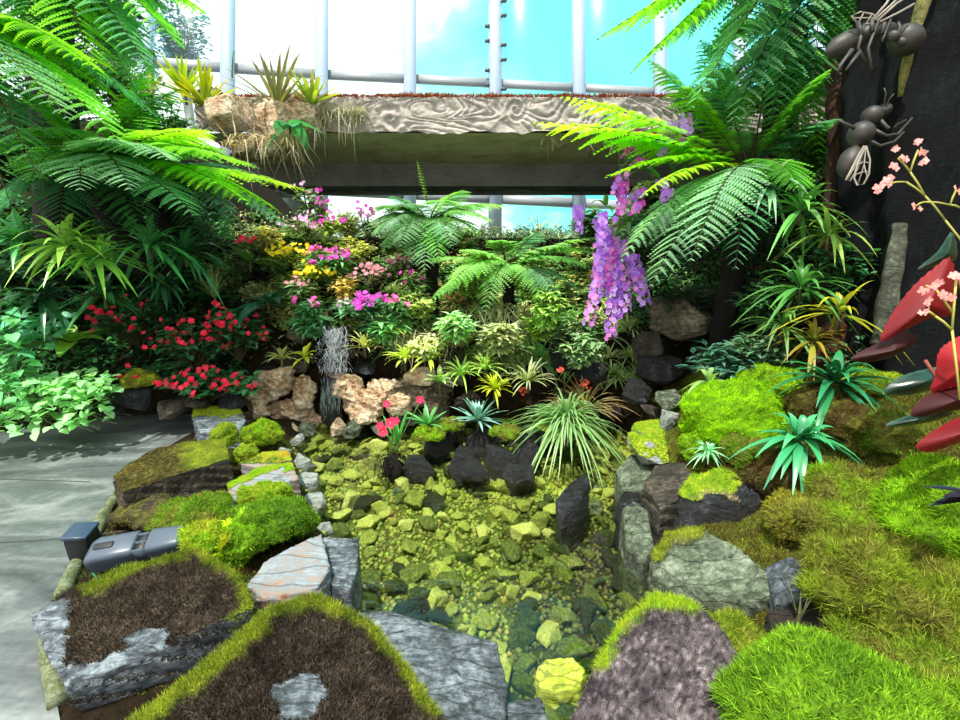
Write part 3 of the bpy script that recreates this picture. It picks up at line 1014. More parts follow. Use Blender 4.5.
rock_from([(322, 536, .08), (359, 537, .08), (358, 566, .07), (351, 588, .06), (332, 584, .06)], -0.28, 'smooth square blue-grey slab at the pool edge beside the rust slab', M_slate, vox=.008, disp=.004, grow=1.0, strata=.002)

# ---------------- left bank stones between path and pool
o, me, l = rock_from([(112, 476, .20), (150, 450, .22), (190, 440, .24), (226, 438, .24), (230, 458, .22), (196, 466, .21), (150, 476, .20), (122, 492, .18)], -0.02,
    'big dark boulder with a flat mossy top beside the path', M_brownrock, vox=.009, disp=.014, grow=1.02, strata=.012)
moss_on(o, me, l, 60000, .012, .003, colA([(226, 436), (228, 452), (205, 450)], 24, b=(hexc('#4f4a1f'), hexc('#6e6430'))), None, zmin=0.5)
o, me, l = rock_from([(192, 418, .15), (194, 407, .17), (238, 405, .18), (246, 420, .15), (240, 430, .13), (200, 432, .13)], -0.02,
    'blue-white layered stone with a lime moss cap at the far end of the path', M_slate, vox=.007, disp=.006, grow=1.0, strata=.010, sfreq=30)
moss_on(o, me, l, 60000, .014, .004, G4, lambda w: proj(w)[:, 1] < 416 + 6 * vnoise(w * 30, 5), zmin=0.2)
for (px, py, d, sx, sy, sz, lab, c1, c2) in [
    (262, 434, 3.15, .23, .22, .17, 'lime moss cushion by the waterfall stones, nearest the blue-white stone', G4, G1),
    (225, 437, 2.95, .14, .18, .15, 'yellow-green moss cushion between dark boulder and blue-white stone', G4, G3),
    (206, 452, 2.75, .12, .14, .12, 'small moss cushion on the end of the dark flat-topped boulder', G3, OL),
    (246, 455, 2.85, .14, .14, .12, 'round moss tuft just in front of the lime cushion', G4, G3)]:
    moss_mound(px, py, d, sx, sy, sz, lab, c1, c2, L=.014, W=.004, dens=30000)
o, me, l = rock_from([(228, 482, .11), (262, 466, .13), (292, 462, .13), (298, 478, .11), (270, 488, .10), (232, 500, .09)], -0.03,
    'flat lilac-grey slab with moss, lower of the two left pool-side slabs', M_rust, vox=.007, disp=.006, strata=.010, sfreq=28)
moss_on(o, me, l, 50000, .014, .004, colA([(232, 478), (262, 466), (292, 460)], 12, g=G4, g2=G1, b=(G3, G1)), lambda w: pdist(proj(w), [(232, 478), (262, 464), (292, 460)], False) < 9 + 5 * vnoise(w * 30, 4), zmin=0.2)
o, me, l = rock_from([(240, 464, .12), (262, 452, .13), (288, 450, .13), (292, 460, .12), (262, 468, .11)], -0.03,
    'small flat slab with rusty moss above the lilac-grey slab', M_rust, vox=.007, disp=.006, strata=.008)
moss_on(o, me, l, 45000, .012, .004, colA([(262, 452), (290, 450)], 8, g=hexc('#c39a2c'), g2=G4, b=(G3, OL)), lambda w: proj(w)[:, 1] < 464, zmin=0.2)
moss_mound(266, 494, 2.45, .28, .14, .12, 'long yellow-green moss cushion lying under the lilac-grey slab', G1, G4, L=.016, W=.004, dens=30000)
moss_mound(272, 522, 2.2, .33, .24, .19, 'rounded green moss dome beside the blue slab at the pool', G3, hexc('#5d8a1e'), L=.02, W=.004, dens=32000)
moss_mound(196, 518, 2.2, .36, .28, .15, 'brown-green moss mound sloping down behind the spotlight', OL, G3, L=.018, W=.004, dens=30000)
moss_mound(155, 513, 2.35, .42, .24, .12, 'low brown moss mat on the soil between boulder and spotlight', B2, OL, L=.012, W=.004, dens=28000, lump=.12)
moss_mound(238, 545, 2.05, .20, .24, .16, 'soft green moss hump between brown slate rock and green dome', G1, G3, L=.022, W=.004, dens=30000)
moss_mound(205, 540, 1.95, .18, .16, .12, 'yellowish moss hump touching the tip of the spotlight', hexc('#a8b42a'), G1, L=.02, W=.004, dens=30000)
for k, (px, py, z, s, lab) in enumerate([(303, 452, -.02, (.13, .2, .2), 'pale stone at the far left pool edge'), (306, 474, -.04, (.13, .17, .2), 'pale flat pool-edge stone beside the lilac-grey slab'),
                                         (312, 496, -.06, (.14, .15, .2), 'pale grey pool-edge stone beside the long moss cushion'), (316, 520, -.05, (.13, .17, .22), 'pale blue pool-edge stone beside the green moss dome'),
                                         (284, 447, .03, (.10, .10, .14), 'small pale stone wedged by the lime moss cushion'), (222, 470, .06, (.09, .08, .1), 'small pale stone at the foot of the dark boulder'), (226, 513, .08, (.06, .05, .08), 'tiny square white stone among the mosses')]):
    c = G(px, py, z); c[2] = z - s[2] / 2
    boulder(c, s, lab, M_pale, vox=s[0] / 22, disp=.006, seed=40 + k, tilt=.12)

# ---------------- right bank stones
o, me, l = rock_from([(650, 556, .16), (666, 530, .21), (700, 527, .24), (740, 546, .25), (772, 574, .24), (774, 592, .20), (752, 606, .17), (705, 590, .17), (672, 576, .15), (652, 574, .12)], -0.25,
    'large grey slab with a pale rippled face right of the pool', M_greenrock, vox=.009, disp=.014, strata=.016, grow=1.02, sdir=(.5, .1, .8))
crestU = [(655, 548), (666, 532), (694, 527)]
moss_on(o, me, l, 60000, .018, .0035, colA(crestU, 14, b=(hexc('#46473a'), hexc('#6f6f5c'))), lambda w: (pdist(proj(w), crestU, False) < 12 + 7 * vnoise(w * 20, 6)), zmin=0.3)
o, me, l = rock_from([(676, 494, .24), (690, 474, .28), (722, 468, .30), (752, 482, .30), (762, 498, .28), (742, 506, .27), (696, 502, .25)], -0.05,
    'black-sided rock with brown moss top, above the large grey slab', M_dark, vox=.009, disp=.016, grow=1.0)
crestT = [(676, 500), (684, 488), (712, 474), (736, 478)]
moss_on(o, me, l, 60000, .018, .0035, colA(crestT, 16, g=G3, g2=G4, b=(hexc('#7d6f58'), hexc('#9a8a70'))), lambda w: (proj(w)[:, 1] < 497 + 8 * vnoise(w * 20, 3)) & (proj(w)[:, 0] < 740 + 10 * vnoise(w * 25, 3)), zmin=0.3)
rock_from([(644, 482, .18), (656, 464, .22), (684, 462, .24), (694, 474, .24), (690, 494, .20), (660, 510, .16)], -0.2, 'dark upright slab leaning over the right pool edge', M_brownrock, vox=.008, disp=.010, grow=.95, strata=.01)
rock_from([(616, 470, .03), (630, 454, .08), (650, 452, .10), (660, 464, .08), (652, 486, .04), (624, 496, .0)], -0.28, 'smooth olive-grey stone in the water at right pool edge', M_greenrock, vox=.008, disp=.006)
rock_from([(617, 500, .0), (624, 490, .02), (640, 492, .03), (644, 504, .0), (628, 516, -.03)], -0.3, 'small dark square stone below the olive-grey stone', M_dark, vox=.007, disp=.006)
rock_from([(622, 508, .07), (634, 500, .10), (648, 510, .09), (654, 545, .03), (644, 562, -.02), (626, 548, -.02)], -0.33, 'tall wet green-black slab dipping into the pool', M_greenrock, vox=.008, disp=.008, grow=1.1)
rock_from([(764, 566, .24), (792, 554, .29), (812, 568, .30), (806, 598, .25), (776, 606, .21)], -0.05, 'small pale lichen-spotted rock right of the large grey slab', M_slate, vox=.007, disp=.010)
rock_from([(766, 610, .20), (800, 602, .22), (830, 606, .22), (822, 640, .18), (776, 640, .15)], -0.05, 'low dark rock in a brown hollow below the small pale rock', M_brownrock, vox=.008, disp=.010)
for k, (px, py, d, s, lab) in enumerate([(656, 452, 2.85, (.34, .30, .10), 'lowest mossy layer of the stepped stone at the pool corner'), (652, 441, 2.95, (.32, .28, .09), 'middle mossy layer of the stepped stone at the pool corner'), (655, 430, 3.05, (.30, .24, .09), 'top yellow-mossed layer of the stepped stone at the pool corner')]):
    c = P(px, py, d)
    o, me, l = boulder(c, s, lab, M_pale, vox=.009, disp=.008, seed=60 + k, tilt=.05, rz=.3, npts=22)
    moss_on(o, me, l, 45000, .013, .004, colA([(600, 400), (720, 400)], 40, g=G4, g2=G1, b=(G4, G3)), lambda w: fnoise(w * 9, 12, 3) > -.25, zmin=0.35)
boulder(P(668, 400, 3.15), (.17, .15, .14), 'pale square lichened stone behind the bright moss mound', M_greenrock, seed=71)
boulder(P(668, 420, 3.0), (.12, .12, .14), 'grey stone under the square lichened stone', M_pale, seed=72)
boulder(P(695, 424, 2.85), (.10, .1, .12), 'small white-topped stone touching the bright moss mound', M_pale, seed=73)
boulder(P(672, 318, 3.9), (.62, .5, .36), 'large olive boulder below the purple orchid cascade', M_bolder, seed=74, disp=.03)
boulder(P(705, 308, 3.95), (.42, .4, .30), 'olive boulder behind the large one, catching the sun', M_bolder, seed=79, disp=.02)
boulder(P(648, 345, 3.7), (.26, .25, .22), 'brown stone at the lower left of the olive boulder', M_brownrock, seed=75)
boulder(P(660, 368, 3.55), (.34, .3, .22), 'dark stone stacked under the olive boulder', M_dark, seed=76)
boulder(P(636, 392, 3.5), (.22, .2, .2), 'dark stone behind the right end of the pool', M_dark, seed=77)
boulder(P(646, 416, 3.3), (.20, .2, .16), 'brown stone between pool end and stepped stone', M_brownrock, seed=78)

# moss banks on the right
moss_mound(735, 420, 2.6, .56, .50, .42, 'big vivid lime moss mound on the right bank', hexc('#9dd812'), hexc('#7cb414'), L=.018, W=.004, dens=32000, lump=.12)
moss_mound(770, 388, 2.7, .34, .36, .24, 'smaller vivid moss hump at the top of the lime mound', hexc('#a5dc1a'), G1, L=.016, W=.004, dens=32000)
moss_mound(700, 448, 2.55, .22, .2, .16, 'lime moss lobe hanging toward the stepped stone', hexc('#93c818'), G1, L=.016, W=.004, dens=32000)
moss_mound(742, 452, 2.4, .20, .2, .18, 'olive-brown moss knob in front of the vivid mound', OL, G3, L=.018, W=.004, dens=30000)
moss_mound(786, 478, 2.1, .30, .26, .22, 'brown moss clump under the low strap-leaf plant', hexc('#6e6138'), hexc('#57491f'), L=.02, W=.0035, dens=36000)
moss_mound(820, 410, 2.4, .30, .3, .24, 'olive moss boulder under the upper strap-leaf plant', OL, hexc('#5b4a24'), L=.018, W=.004, dens=32000)
moss_mound(850, 430, 2.2, .26, .24, .24, 'dark brown moss boulder right of the strap-leaf plants', hexc('#5a4424'), OL, L=.018, W=.0035, dens=36000)
moss_mound(885, 440, 2.1, .24, .24, .26, 'dim green moss boulder beside the red leaves', hexc('#5b7d18'), OL, L=.018, W=.0035, dens=34000)
moss_mound(868, 384, 2.5, .34, .2, .14, 'thin yellow-green moss ledge below the tree', G3, G4, L=.018, W=.004, dens=30000)
moss_mound(800, 520, 1.85, .24, .24, .17, 'golden-green moss clump above the brown hollow', hexc('#a3a02c'), OL, L=.024, W=.0035, dens=36000)
moss_mound(870, 520, 1.75, .52, .42, .26, 'wide green moss bank on the right above the tangled olive slope', G1, OL, L=.028, W=.0036, dens=34000)
moss_mound(955, 520, 1.6, .42, .46, .30, 'bright moss slope at the right edge of the view', hexc('#93c61c'), G3, L=.028, W=.0036, dens=34000)
moss_mound(900, 590, 1.45, .56, .40, .24, 'tangled olive moss slope below the wide green bank', OL, hexc('#8aa522'), L=.034, W=.0032, dens=36000)
moss_mound(862, 604, 1.5, .24, .30, .14, 'dull green moss patch beside the low dark rock', hexc('#7c9423'), OL, L=.03, W=.0032, dens=36000)
moss_mound(735, 645, 1.5, .18, .26, .08, 'yellow-olive moss strip between front rock and grey slab', hexc('#a5a83a'), G3, L=.026, W=.003, dens=34000)
moss_mound(920, 660, 1.3, .42, .28, .18, 'mossy ridge just above the nearest bright mound', hexc('#7ba321'), OL, L=.032, W=.0032, dens=38000)
moss_mound(840, 730, 1.12, .50, .42, .30, 'nearest vivid green moss mound at the bottom right', hexc('#93c42a'), hexc('#6c9a20'), L=.028, W=.0036, dens=42000, lump=.08)
moss_mound(960, 740, 1.1, .30, .34, .22, 'green moss edge in the bottom right corner', hexc('#86b81c'), OL, L=.03, W=.0034, dens=40000)

# ---------------- waterfall wall of tan stones and stones above it
zf = 3.85
falls = [(275, 385, .30, .24, .22, M_tan, 'pale tan stone at the left end of the waterfall wall'), (262, 400, .24, .22, .20, M_tan, 'tan wall stone low on the left, above the lime cushion'),
         (290, 410, .26, .24, .20, M_tan, 'orange-tan wall stone left of the dark wet slot'), (303, 390, .24, .2, .24, M_tan, 'rounded tan stone hanging over the dark wet slot'),
         (308, 418, .20, .2, .18, M_tan, 'rusty tan stone at the foot of the wet slot'), (352, 388, .26, .22, .22, M_tan, 'cream stone just right of the wet slot'),
         (362, 405, .30, .22, .24, M_tan, 'broad cream stone on the right half of the waterfall wall'), (385, 390, .22, .2, .2, M_tan, 'tan stone at the right end of the waterfall wall'),
         (412, 392, .30, .24, .18, M_bolder, 'grey-tan stone behind the pink flowered plant'), (436, 396, .24, .2, .2, M_bolder, 'brown stone below the small bromeliads'),
         (268, 422, .16, .14, .14, M_bolder, 'small tan stone at the waterline under the wall'), (360, 422, .44, .14, .13, M_greenrock, 'green-stained ledge at the waterline under the wall'), (405, 420, .24, .12, .12, M_greenrock, 'algae-green stone at the right of the waterline ledge')]
for k, (px, py, sx, sy, sz, mt, lab) in enumerate(falls):
    boulder(P(px, py, 3.78 + .03 * (k % 3)) if py < 416 else G(px, py, -.06), (sx * 1.25, sy * 1.1, sz * 1.2), lab, mt, seed=100 + k, tilt=.15, npts=15, disp=.035, strata=.02)
for k, (px, py, s, mt, lab) in enumerate([(258, 436, .13, M_tan, 'small tan stone between the lime cushion and the wall'), (276, 434, .15, M_bolder, 'mossy tan stone at the left water corner'), (292, 430, .14, M_tan, 'tan stone at the waterline left of the slot'), (308, 430, .12, M_greenrock, 'small green stone under the wet slot'),
        (340, 428, .14, M_tan, 'small cream stone at the waterline right of the slot'), (246, 418, .16, M_bolder, 'shaded tan stone beside the red flowers'), (258, 408, .18, M_tan, 'tan stone under the last red flowers'), (298, 440, .10, M_pale, 'white pebble at the left water corner'), (380, 428, .14, M_greenrock, 'green stone at the waterline behind the pink flowers'),
        (250, 392, .18, M_tan, 'pale stone right of the red flowering plants'), (436, 412, .2, M_bolder, 'grey-tan stone behind the island moss'), (470, 402, .2, M_brownrock, 'brown stone behind the blue bromeliad'), (398, 404, .18, M_tan, 'cream stone at the right foot of the wall'), (420, 378, .2, M_tan, 'pale stone above the grey-tan one'), (450, 374, .2, M_bolder, 'tan stone under the strap tufts')]):
    boulder(G(px, py, -.08) if py > 425 else P(px, py, 3.74), (s * 1.2, s, s), lab, mt, seed=320 + k, disp=s * .07)
boulder(P(330, 402, 3.86), (.26, .14, .46), 'black wet stone inside the waterfall slot', M_dark, seed=130, tilt=.05)
ups = [(265, 372, .18, .16, .13, M_dark, 'dark stone above the left end of the waterfall wall'), (298, 366, .26, .2, .13, M_brownrock, 'dark flat stone left of the upper waterfall'), (282, 356, .18, .2, .12, M_brownrock, 'brown stone behind the flat dark stone'),
       (365, 368, .18, .16, .1, M_dark, 'dark stone right of the upper waterfall'), (340, 376, .28, .18, .08, M_tan, 'rusty lip stone under the upper waterfall'), (318, 322, .24, .2, .2, M_brownrock, 'shaded stone at the top of the upper waterfall'), (300, 335, .2, .2, .18, M_bolder, 'olive stone left of the upper waterfall top'),
       (370, 330, .28, .26, .2, M_dark, 'black stone beside the upper waterfall'), (455, 350, .24, .2, .18, M_dark, 'dark stone among the small bromeliads'), (590, 372, .3, .24, .2, M_dark, 'black stone behind the long grassy plant'), (560, 360, .26, .24, .2, M_dark, 'dark stone under the central ferns'), (612, 412, .26, .2, .18, M_dark, 'black stone at the far waterline by the grassy plant')]
for k, (px, py, sx, sy, sz, mt, lab) in enumerate(ups):
    boulder(P(px, py, 3.95 if px < 500 else 3.75), (sx, sy, sz), lab, mt, seed=150 + k, tilt=.2)
boulder(P(425, 352, 4.1), (.2, .2, .16), 'pale lavender stone amid the dry hanging roots', M_pale, seed=180)
# tan rock face left of the beam
for k, (px, py, d, s, lab) in enumerate([(236, 116, 4.45, (.50, .4, .36), 'tan rock under the yellow bromeliad, left of the beam'), (278, 122, 4.45, (.46, .4, .42), 'pale tan rock face at the left end of the beam'), (306, 112, 4.5, (.32, .3, .34), 'weathered tan rock touching the beam end'), (254, 148, 4.4, (.5, .4, .28), 'grey-tan ledge under the tan rocks by the beam'), (212, 104, 4.6, (.3, .3, .3), 'brown rock behind the yellow bromeliad')]):
    boulder(P(px, py, d), s, lab, M_tan if k in (0, 1, 2) else M_bolder, seed=190 + k, disp=.03)
# dark stones by the far side of the path
for k, (px, py, d, s, lab, mt) in enumerate([(82, 402, 3.35, (.30, .26, .22), 'black rounded rock beside the pale heart-leaf plants', M_dark), (134, 396, 3.4, (.30, .26, .20), 'grey-streaked dark rock at the far side of the path', M_dark), (112, 408, 3.3, (.16, .14, .12), 'small black rock between the two dark path rocks', M_dark),
                                             (172, 408, 3.42, (.22, .2, .12), 'brown stone under the red flowers by the path', M_brownrock), (196, 404, 3.45, (.18, .16, .1), 'dark stone behind the blue-white stone', M_brownrock), (232, 400, 3.5, (.2, .2, .14), 'dark stone right of the red flowers', M_dark)]):
    boulder(P(px, py, d), s, lab, mt, seed=210 + k)
moss_mound(140, 380, 3.4, .24, .2, .12, 'yellow-green moss cushion on the grey-streaked path rock', hexc('#b4c42c'), OL, L=.014, W=.004, dens=28000)

# ---------------- island of black stones in the pool
isl = [(440, 452, .20, .2, .2, 'black island stone under the pink flowers'), (462, 468, .22, .2, .16, 'black island stone at the front of the island'), (480, 448, .2, .2, .2, 'black island stone below the blue bromeliad'), (455, 440, .17, .15, .2, 'grey leaning island stone with moss'), (505, 440, .22, .2, .22, 'mossy round island stone beside the grassy plant'),
       (500, 464, .24, .2, .16, 'rounded black island stone in the middle'), (528, 462, .2, .2, .2, 'black island stone under the grassy plant'), (540, 450, .26, .24, .24, 'dark island stone holding the grassy plant'), (420, 470, .2, .16, .1, 'low black stone at the left end of the island'), (474, 478, .18, .14, .1, 'flat wet stone at the island front'), (520, 480, .2, .16, .1, 'flat dark stone right of the island front')]
for k, (px, py, sx, sy, sz, lab) in enumerate(isl):
    o, me, l = boulder(G(px, py - 13, -.03) - ZUP * .09, (sx * 1.15, sy * 1.1, .16 + sz * .8), lab, M_dark, seed=230 + k, tilt=.12)
    if 'moss' in lab:
        moss_on(o, me, l, 40000, .012, .004, vary(G3, 1)[0], lambda w: fnoise(w * 12, 3, 3) > -.1, zmin=.3)
for (px, py, lab) in [(448, 425, 'small moss pad behind the pink flowers on the island'), (505, 432, 'moss pad on the round island stone'), (430, 434, 'olive moss pad at the island left side')]:
    moss_mound(px, py, depth(G(px, py, .07)), .20, .18, .1, lab, OL, G1, L=.014, W=.004, dens=26000)
o, me, l = rock_from([(556, 500, -.02), (570, 482, .04), (586, 472, .08), (590, 480, .07), (578, 505, -.02), (562, 520, -.06)], -.3, 'long dark pointed slab leaning out of the pool', M_dark, vox=.007, disp=.006)
for k, (px, py, s, lab) in enumerate([(600, 488, (.13, .1, .1), 'green-grey stone near the pointed slab'), (594, 505, (.12, .1, .08), 'smooth dark green stone in front of the pointed slab'), (378, 484, (.13, .1, .09), 'round grey stone below the pink flowers'), (398, 490, (.13, .1, .09), 'grey-green stone beside the round grey stone'), (372, 500, (.24, .16, .08), 'long sunken dark green stone left of the island'), (432, 498, (.26, .16, .08), 'sunken dark green stone in front of the island'),
                                      (410, 606, (.18, .12, .05), 'sunken black stone near the front blue block'), (440, 612, (.16, .1, .05), 'sunken dark stone with rippled light'), (600, 470, (.16, .12, .1), 'dark stone below the right pool corner')]):
    c = G(px, py, -.2); c[2] = -.22
    boulder(c, s, lab, M_dark if k > 3 else M_greenrock, seed=260 + k)

# ---------------- stones on the pool bed
protos = []
for k in range(7):
    rg = np.random.default_rng(500 + k)
    p = nrm(rg.normal(size=(14, 3))) * np.array([.5, .42, .34])
    me, v = rock_mesh(p, .035, .05, 500 + k, 0.0)
    me.name = 'bed_stone'; me.materials.append(M_bed)
    me2 = me.copy(); me2.materials.clear(); me2.materials.append(M_bed_shade)
    protos.append((me, me2))
xy = []
lo, hi = POOL.min(0), POOL.max(0)
tries = 0
while len(xy) < 292 and tries < 60000:
    tries += 1
    q = np.array([rnd.uniform(lo[0], hi[0]), rnd.uniform(lo[1], hi[1])])
    
    if not inpoly(q[None], POOL)[0] or pdist(q[None], POOL)[0] < .03: continue
    pq = proj(np.array([[q[0], q[1], -.26]]))[0]
    if pq[1] > 740: continue
    s = rnd.choice((.075, .09, .11, .13, .15))
    if any((q[0] - a[0]) ** 2 + (q[1] - a[1]) ** 2 < (.5 * (s + a[2]) * .64) ** 2 for a in xy): continue
    xy.append((q[0], q[1], s))
for k, (x, y, s) in enumerate(xy):
    pq = proj(np.array([[x, y, -.26]]))[0]
    pd = np.clip((pq[0] - 470) / 140, 0, 1) * np.clip((pq[1] - 490) / 60, 0, 1) * .8 + .12  # more of the shade-coloured stones towards the near right
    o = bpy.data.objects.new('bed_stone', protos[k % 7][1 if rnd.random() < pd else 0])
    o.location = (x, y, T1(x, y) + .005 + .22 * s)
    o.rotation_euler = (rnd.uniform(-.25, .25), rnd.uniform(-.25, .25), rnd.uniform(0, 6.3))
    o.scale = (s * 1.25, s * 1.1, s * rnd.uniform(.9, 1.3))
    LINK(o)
    tag(o, 'green-tinted stone lying under the clear pool water', 'stone', 'stones on the pool bed')
# gravel between them
mb = MB()
n = 16000
pp = np.stack([NR.uniform(lo[0], hi[0], n), NR.uniform(lo[1], hi[1], n)], 1)
pp = pp[inpoly(pp, POOL)]
zz = terrain(pp[:, 0], pp[:, 1])
n = len(pp)
s = NR.uniform(.006, .022, n)
oc = np.array([[1, 0, 0], [-1, 0, 0], [0, 1, 0], [0, -1, 0], [0, 0, .8], [0, 0, -.8]], float)
an = NR.uniform(0, 6.28, n)
R = np.stack([np.stack([np.cos(an), -np.sin(an)], 1), np.stack([np.sin(an), np.cos(an)], 1)], 1)
vv = np.tile(oc[None], (n, 1, 1)) * s[:, None, None] * NR.uniform(.7, 1.3, (n, 6, 1))
vv[..., :2] = np.einsum('nij,nkj->nki', R, vv[..., :2])
vv += np.concatenate([pp, zz[:, None] + .004], 1)[:, None]
ft = np.array([[0, 2, 4], [2, 1, 4], [1, 3, 4], [3, 0, 4], [2, 0, 5], [1, 2, 5], [3, 1, 5], [0, 3, 5]])
mb.add(vv.reshape(-1, 3), None, (np.arange(n)[:, None, None] * 6 + ft[None]).reshape(-1, 3), np.repeat(vary(hexc('#8b9448'), n, .55, .15) * np.where((pp[:, :1] > .12) & (pp[:, 1:2] < 2.6), .4, .9), 6, 0))  # gravel darkened on the near right, shade painted into its colour
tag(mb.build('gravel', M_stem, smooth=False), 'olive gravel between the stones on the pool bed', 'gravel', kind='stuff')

# ---------------- falling water
m, nt, out = newmat('falling_water')
at = N(nt, 'Attribute', attribute_name='Col')
pr = N(nt, 'BsdfPrincipled'); pr.inputs['Roughness'].default_value = .2; nt.links.new(at.outputs[0], pr.inputs['Base Color'])
tr = N(nt, 'BsdfTransparent'); ms = N(nt, 'MixShader'); ms.inputs[0].default_value = .55
nt.links.new(tr.outputs[0], ms.inputs[1]); nt.links.new(pr.outputs[0], ms.inputs[2]); nt.links.new(ms.outputs[0], out.inputs[0])
for k, (px, py, s) in enumerate([(334, 336, (.2, .2, .16)), (342, 352, (.24, .18, .14)), (330, 364, (.22, .18, .12))]):
    boulder(P(px, py, 3.9 - .05 * k), s, ['top black stone behind the upper waterfall', 'middle black stone behind the upper waterfall', 'lowest black stone behind the upper waterfall'][k], M_dark, seed=290 + k)
mb = MB()
n = 520
t = NR.random(n)
b0 = np.stack([P(336 + 14 * NR.normal() * .5 + 10 * a - 6, 326 + 44 * NR.random() ** 1.0, 3.78 - .1 * NR.random()) for a in t])
ribbons(mb, b0, np.array([0, -.25, -1]) + NR.normal(size=(n, 3)) * np.array([.7, .1, .3]), NR.uniform(.015, .08, n), NR.uniform(.002, .006, n), droop=.2, segs=4, kind='strand', col=vary(hexc('#d0dade'), n, .35, .03), up=np.array([0, 1., 0]), wave=.5)
tag(mb.build('waterfall', m), 'small white waterfall running over dark stones', 'waterfall', kind='stuff')
mb = MB()
n = 150
t = NR.random(n)
b0 = np.stack([P(320 + 20 * a, 376 + 34 * NR.random(), 3.66) for a in t])
ribbons(mb, b0, np.array([0, -.03, -1]), NR.uniform(.03, .12, n), NR.uniform(.002, .004, n), segs=4, kind='strand', col=vary(hexc('#8fa39c'), n, .4, .05), up=np.array([0, 1., 0]), wave=.2)
tag(mb.build('water_trickle', m), 'thin trickle of water in the dark slot of the tan wall', 'waterfall', kind='stuff')
# ================================================================== PLANTS
F_LIME = hexc('#8fd02a'); F_MID = hexc('#6cb248'); F_TEAL = hexc('#62a47e'); F_DARK = hexc('#3f7a4a'); F_YEL = hexc('#b8e034'); F_GREY = hexc('#86b094')

def frond(mb, A, B, arch=.2, width=.3, col=F_MID, npn=26, npl=11, droop=.25, stemcol=hexc('#4a4a22'), tip=None, slim=1.0):
    """a feather-shaped tree fern frond from A to B; every pinna carries its own row of pinnules"""
    A = np.asarray(A, float); B = np.asarray(B, float)
    L = np.linalg.norm(B - A)
    C = A * .5 + B * .5 + ZUP * arch
    n = 24
    R = bez(A, C, B, n)
    tube(mb, R, np.linspace(.008, .0015, n), 4, stemcol, cap=False)
    t = np.linspace(.12, .985, npn)
    pos = np.stack([np.interp(t, np.linspace(0, 1, n), R[:, i]) for i in range(3)], 1)
    tan = nrm(np.gradient(R, axis=0))
    tan = nrm(np.stack([np.interp(t, np.linspace(0, 1, n), tan[:, i]) for i in range(3)], 1))
    side = nrm(np.cross(tan, ZUP) + 1e-6)
    w = width * np.clip(np.sin(PI * np.clip(t, 0, 1) ** .8) ** .75, .06, 1)
    c0 = np.asarray(col, float)
    c1 = c0 * 1.15 if tip is None else np.asarray(tip)
    for s in (-1, 1):
        d = nrm(side * s * .82 + tan * .5 + NR.normal(size=side.shape) * .06)
        ln = w * NR.uniform(.9, 1.08, npn)
        cc = c0 * (1 - t[:, None]) + c1 * t[:, None]
        cc = cc * NR.uniform(.8, 1.2, (npn, 1))
        if npl == 0:
            ribbons(mb, pos, d, ln, .022 * slim + .02 * width, droop, 4, 'lance', 0.25, cc)
            continue
        ribbons(mb, pos, d, ln, .006, droop, 3, 'strand', 0, cc * .9)
        u = np.linspace(.06, .97, npl)
        bb = pos[:, None] + d[:, None] * (ln[:, None] * u)[..., None] - ZUP * (droop * ln[:, None] * u ** 2)[..., None]
        dd = nrm(d[:, None] - ZUP * (2 * droop * u)[None, :, None])
        ps = nrm(np.cross(dd, np.broadcast_to(ZUP, dd.shape)) + 1e-6)
        pl = (ln[:, None] * .26 * slim + .006) * np.clip(1.1 - u, .15, 1)[None] * np.where(u < .1, .7, 1)[None]
        for q in (-1, 1):
            e = nrm(ps * q * .85 + dd * .6 - ZUP * .12)
            k = npn * npl
            ribbons(mb, bb.reshape(-1, 3), e.reshape(-1, 3), pl.reshape(-1), np.maximum(ln[:, None] / npl * 1.05, .006).repeat(npl, 1).reshape(-1), .12, 2, 'pinnule', 0, np.repeat(cc, npl, 0) * NR.uniform(.85, 1.15, (k, 1)))

def fern(name, label, crown, tips, base=None, trunk_r=.09, cat='fern', trunk_mat=None, group=None, npn=26, npl=11, skirt=True):
    """crown: world point; tips: (px,py,d,arch,width,colour)"""
    crown = np.asarray(crown, float)
    org = crown if base is None else np.asarray(base, float)
    t = thing(name, org, label, cat, group)
    for tp in tips:
        px, py, d, arch, width, col = tp[:6]
        tipc = tp[6] if len(tp) > 6 else None
        mb = MB()
        frond(mb, crown + NR.normal(size=3) * .02, P(px, py, d), arch, width, col, npn, npl, tip=tipc)
        mb.build('frond', M_fern, t)
    if base is not None:
        mb = MB()
        pts = bez(org, (org + crown) / 2 + np.array([.03, .02, 0]), crown, 14)
        tube(mb, pts, np.linspace(trunk_r * 1.2, trunk_r, 14), 14, hexc('#1d1711'), noise=.02, seed=3)
        n = 500 if skirt else 150
        q = pts[NR.integers(2, 14, n)] + NR.normal(size=(n, 3)) * trunk_r * .5
        ribbons(mb, q, NR.normal(size=(n, 3)) * .5 - ZUP * .8, NR.uniform(.05, .2, n), .006, .3, 3, 'strand', 0, vary(hexc('#2c2118'), n, .4))
        mb.build('trunk', M_fibre, t)
    return t

